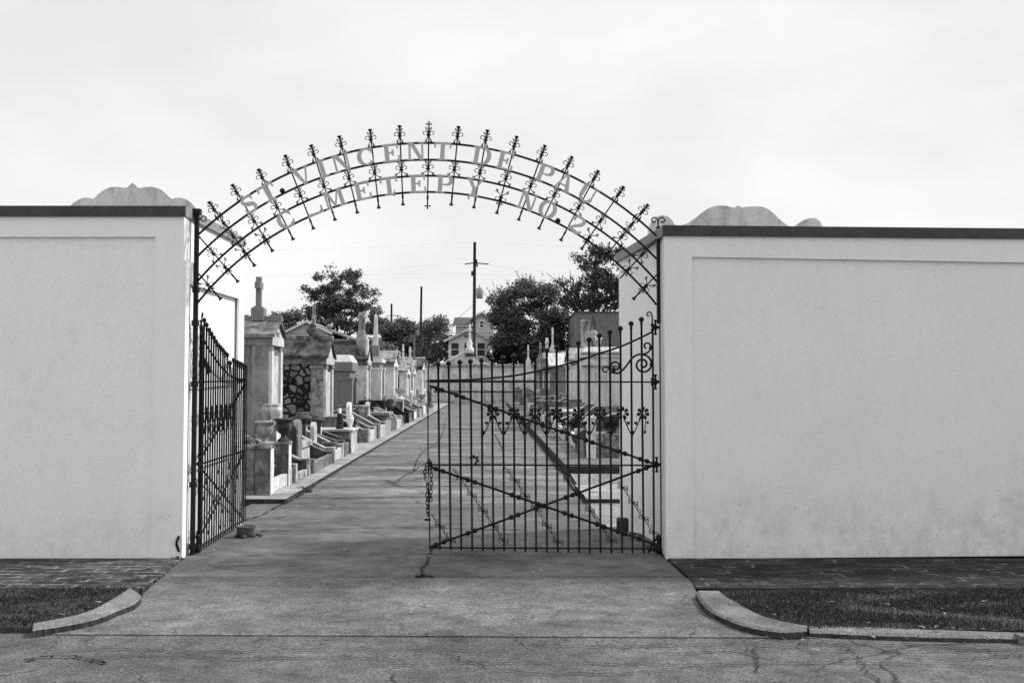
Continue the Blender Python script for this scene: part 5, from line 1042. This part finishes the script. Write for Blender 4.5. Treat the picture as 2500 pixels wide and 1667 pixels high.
def window(t, xa, px0, px1, py0, py1, Y, trim='white_paint', fr=.14):
    x0, z1 = P(px0, py0, Y); x1, z0 = P(px1, py1, Y); x0 -= xa; x1 -= xa
    m = MB(); m.box(x0 - fr, x0, -.07, -.004, z0 - fr, z1 + fr); m.box(x1, x1 + fr, -.07, -.004, z0 - fr, z1 + fr); m.box(x0 + .001, x1 - .001, -.07, -.004, z1, z1 + fr); m.box(x0 + .001, x1 - .001, -.07, -.004, z0 - fr, z0); w_ = m.build('window', trim, t)
    m = MB(); m.box(x0, x1, -.03, -.005, z0, z1); m.build('pane', 'glass_dark', w_); m = MB(); m.box(x0, x1, -.05, -.031, (z0+z1)/2 - .03, (z0+z1)/2 + .03); m.build('sash', trim, w_)
t, xa = house('house', 'small white gabled house with two big windows behind vault wall', 1147, 1085, 1207, 800, 831, 80, 9, 'siding_pale', 'shingle', 832)
window(t, xa, 1102, 1120, 837, 868, 80); window(t, xa, 1166, 1184, 837, 868, 80); window(t, xa, 1134, 1143, 837, 866, 80); window(t, xa, 1134, 1142, 817, 824, 80)
t, xa = house('house', 'taller gabled house with dormer window behind the small white house', 1176, 1148, 1212, 761, 776, 100, 10, 'siding', 'shingle', 780); window(t, xa, 1172, 1180, 784, 798, 100, 'siding_pale', .1)
xl, z1 = P(1105, 769, 101); xr, z0 = P(1152, 791, 101); m = MB(); m.prism([(101.2, z0), (104.5, z1), (104.7, z1), (101.2, z0 - .12)], 'x', xl, xr); o = m.build('side_roof', 'shingle', t, True); m = MB(); m.box(xl + .3, xr, 101.6, 105, 0, z0 - .13); m.build('side_wing', 'siding', t, True)
t, xa = house('house', 'pale gabled house with shingled side roof beyond the left tombs', 750, 691, 812, 783, 812, 84, 9, 'siding', 'shingle_pale', 812)
xq, zq = P(812, 812, 84); m = MB()
a = P(752, 784, 84); b = P(873, 831, 84)
m.add([(a[0], 84.2, a[1]), (b[0], 84.2, b[1]), (b[0]+.2, 84.2, b[1]-.15), (a[0], 84.2, a[1]-.3), (a[0], 93, a[1]), (b[0], 93, b[1]), (b[0]+.2, 93, b[1]-.15), (a[0], 93, a[1]-.3)], [(0,1,2,3),(4,7,6,5),(0,4,5,1),(1,5,6,2),(2,6,7,3),(3,7,4,0)]); m.build('side_roof', 'shingle_pale', t, True)
m = MB(); a = P(812, 836, 84.3); b = P(872, 840, 84.3); m.box(a[0], b[0] - .1, 84.6, 92, 0, a[1] + .35); m.build('side_wall', 'siding', t, True)
m = MB(); q = P(805, 806, 85.5); m.lathe([(.17, -.3), (.17, .15), (.3, .2), (.3, .38), (.1, .45)], (q[0], 85.5, q[1] + .1), 10); m.build('roof_vent', 'galvanised', t, True)
t = thing('brick_building', 'plain dark brick building behind the right tombs', 'building', (P(1403, 900, 66)[0], 69, 0)); x0 = P(1404, 763, 69)[0]; z1 = P(1404, 763, 69)[1]
m = MB(); m.box(x0, 16, 69, 78, 0, z1); m.build('wall', 'brick_wall', t, True); m = MB(); m.box(x0 - .06, 16.1, 68.93, 78.1, z1, z1 + .1); m.build('coping', 'weathered_dark', t, True)
def pole(label, px, pyt, Y, r, arms=None, lean=0.0, tf=False):
    x, z = P(px, pyt, Y); t = thing('utility_pole', label, 'utility pole', (x + lean, Y, 0))
    m = MB(); m.tube([(0, 0, -.2), (-lean, 0, z)], [r*1.25, r*.9], 10); m.build('shaft', 'pole_wood', t)
    if arms:
        for (pa, ya, pb, yb_) in arms:
            a = P(pa, ya, Y); b = P(pb, yb_, Y); m = MB(); m.tube([(a[0] - x - lean, -.15, a[1]), (b[0] - x - lean, -.15, b[1])], .05, 4); m.build('crossarm', 'pole_wood', t)
    if tf:
        a = P(1171, 715, Y); m = MB(); m.lathe([(.16, -.42), (.24, -.4), (.25, .3), (.2, .36), (.06, .4), (.05, .62)], (a[0]-x-lean, -.1, a[1]), 14); m.build('transformer', 'galvanised', t)
        m = MB(); 
        for dz in (-.1, .15): m.box(-.05, a[0]-x-lean-.2, -.12, -.06, a[1] + dz, a[1] + dz + .05)
        a = P(1163, 640, Y); m.tube([(a[0]-x-lean, -.1, a[1] + .2), (a[0]-x-lean+.07, -.1, a[1] - .35)], .07, 6); a = P(1153, 667, Y); m.box(a[0]-x-lean-.08, a[0]-x-lean+.1, -.16, .1, a[1]-.18, a[1]+.16); m.build('bracket', 'pole_wood', t)
    return t
pole('tall utility pole with transformer and crossarm before the white house', 1159, 591, 71, .12, [(1135, 645, 1157, 642), (1160, 642, 1193, 645)], -.06, True)
pole('bare wooden pole without crossarm left of the lane end', 1029, 699, 76, .09, None, -.12)
pole('distant utility pole with single crossarm above dark trees', 956, 741, 110, .12, [(945, 770, 976, 770)], 0)
def wire(label, pts, Y, r=.014):
    q = [Vector((P(a, b, Y)[0], Y, P(a, b, Y)[1])) for a, b in pts]; m = MB(); m.tube(smooth_line(q, 6), r, 4); m.build('power_line', 'pole_wood', label=label, cat='power line', group='overhead wires')
wire('overhead wire reaching the top of the transformer pole', [(590, 612), (850, 605), (1158, 592), (1500, 606)], 71, .003); wire('overhead wire running to the crossarm of the transformer pole', [(600, 670), (850, 664), (1136, 644), (1400, 672)], 71, .003)
wire('lower overhead wire passing the rounded tree', [(600, 674), (800, 672), (1150, 668), (1515, 690)], 70.5, .003); wire('thick low cable above the left house', [(590, 812), (800, 815), (1100, 812), (1500, 818)], 70, .022)
wire('second low cable crossing behind the crosses', [(590, 824), (800, 828), (1100, 820), (1500, 824)], 70.3, .018); wire('slanting service wire running from the transformer pole', [(1105, 790), (1130, 766), (1155, 745)], 73, .018)
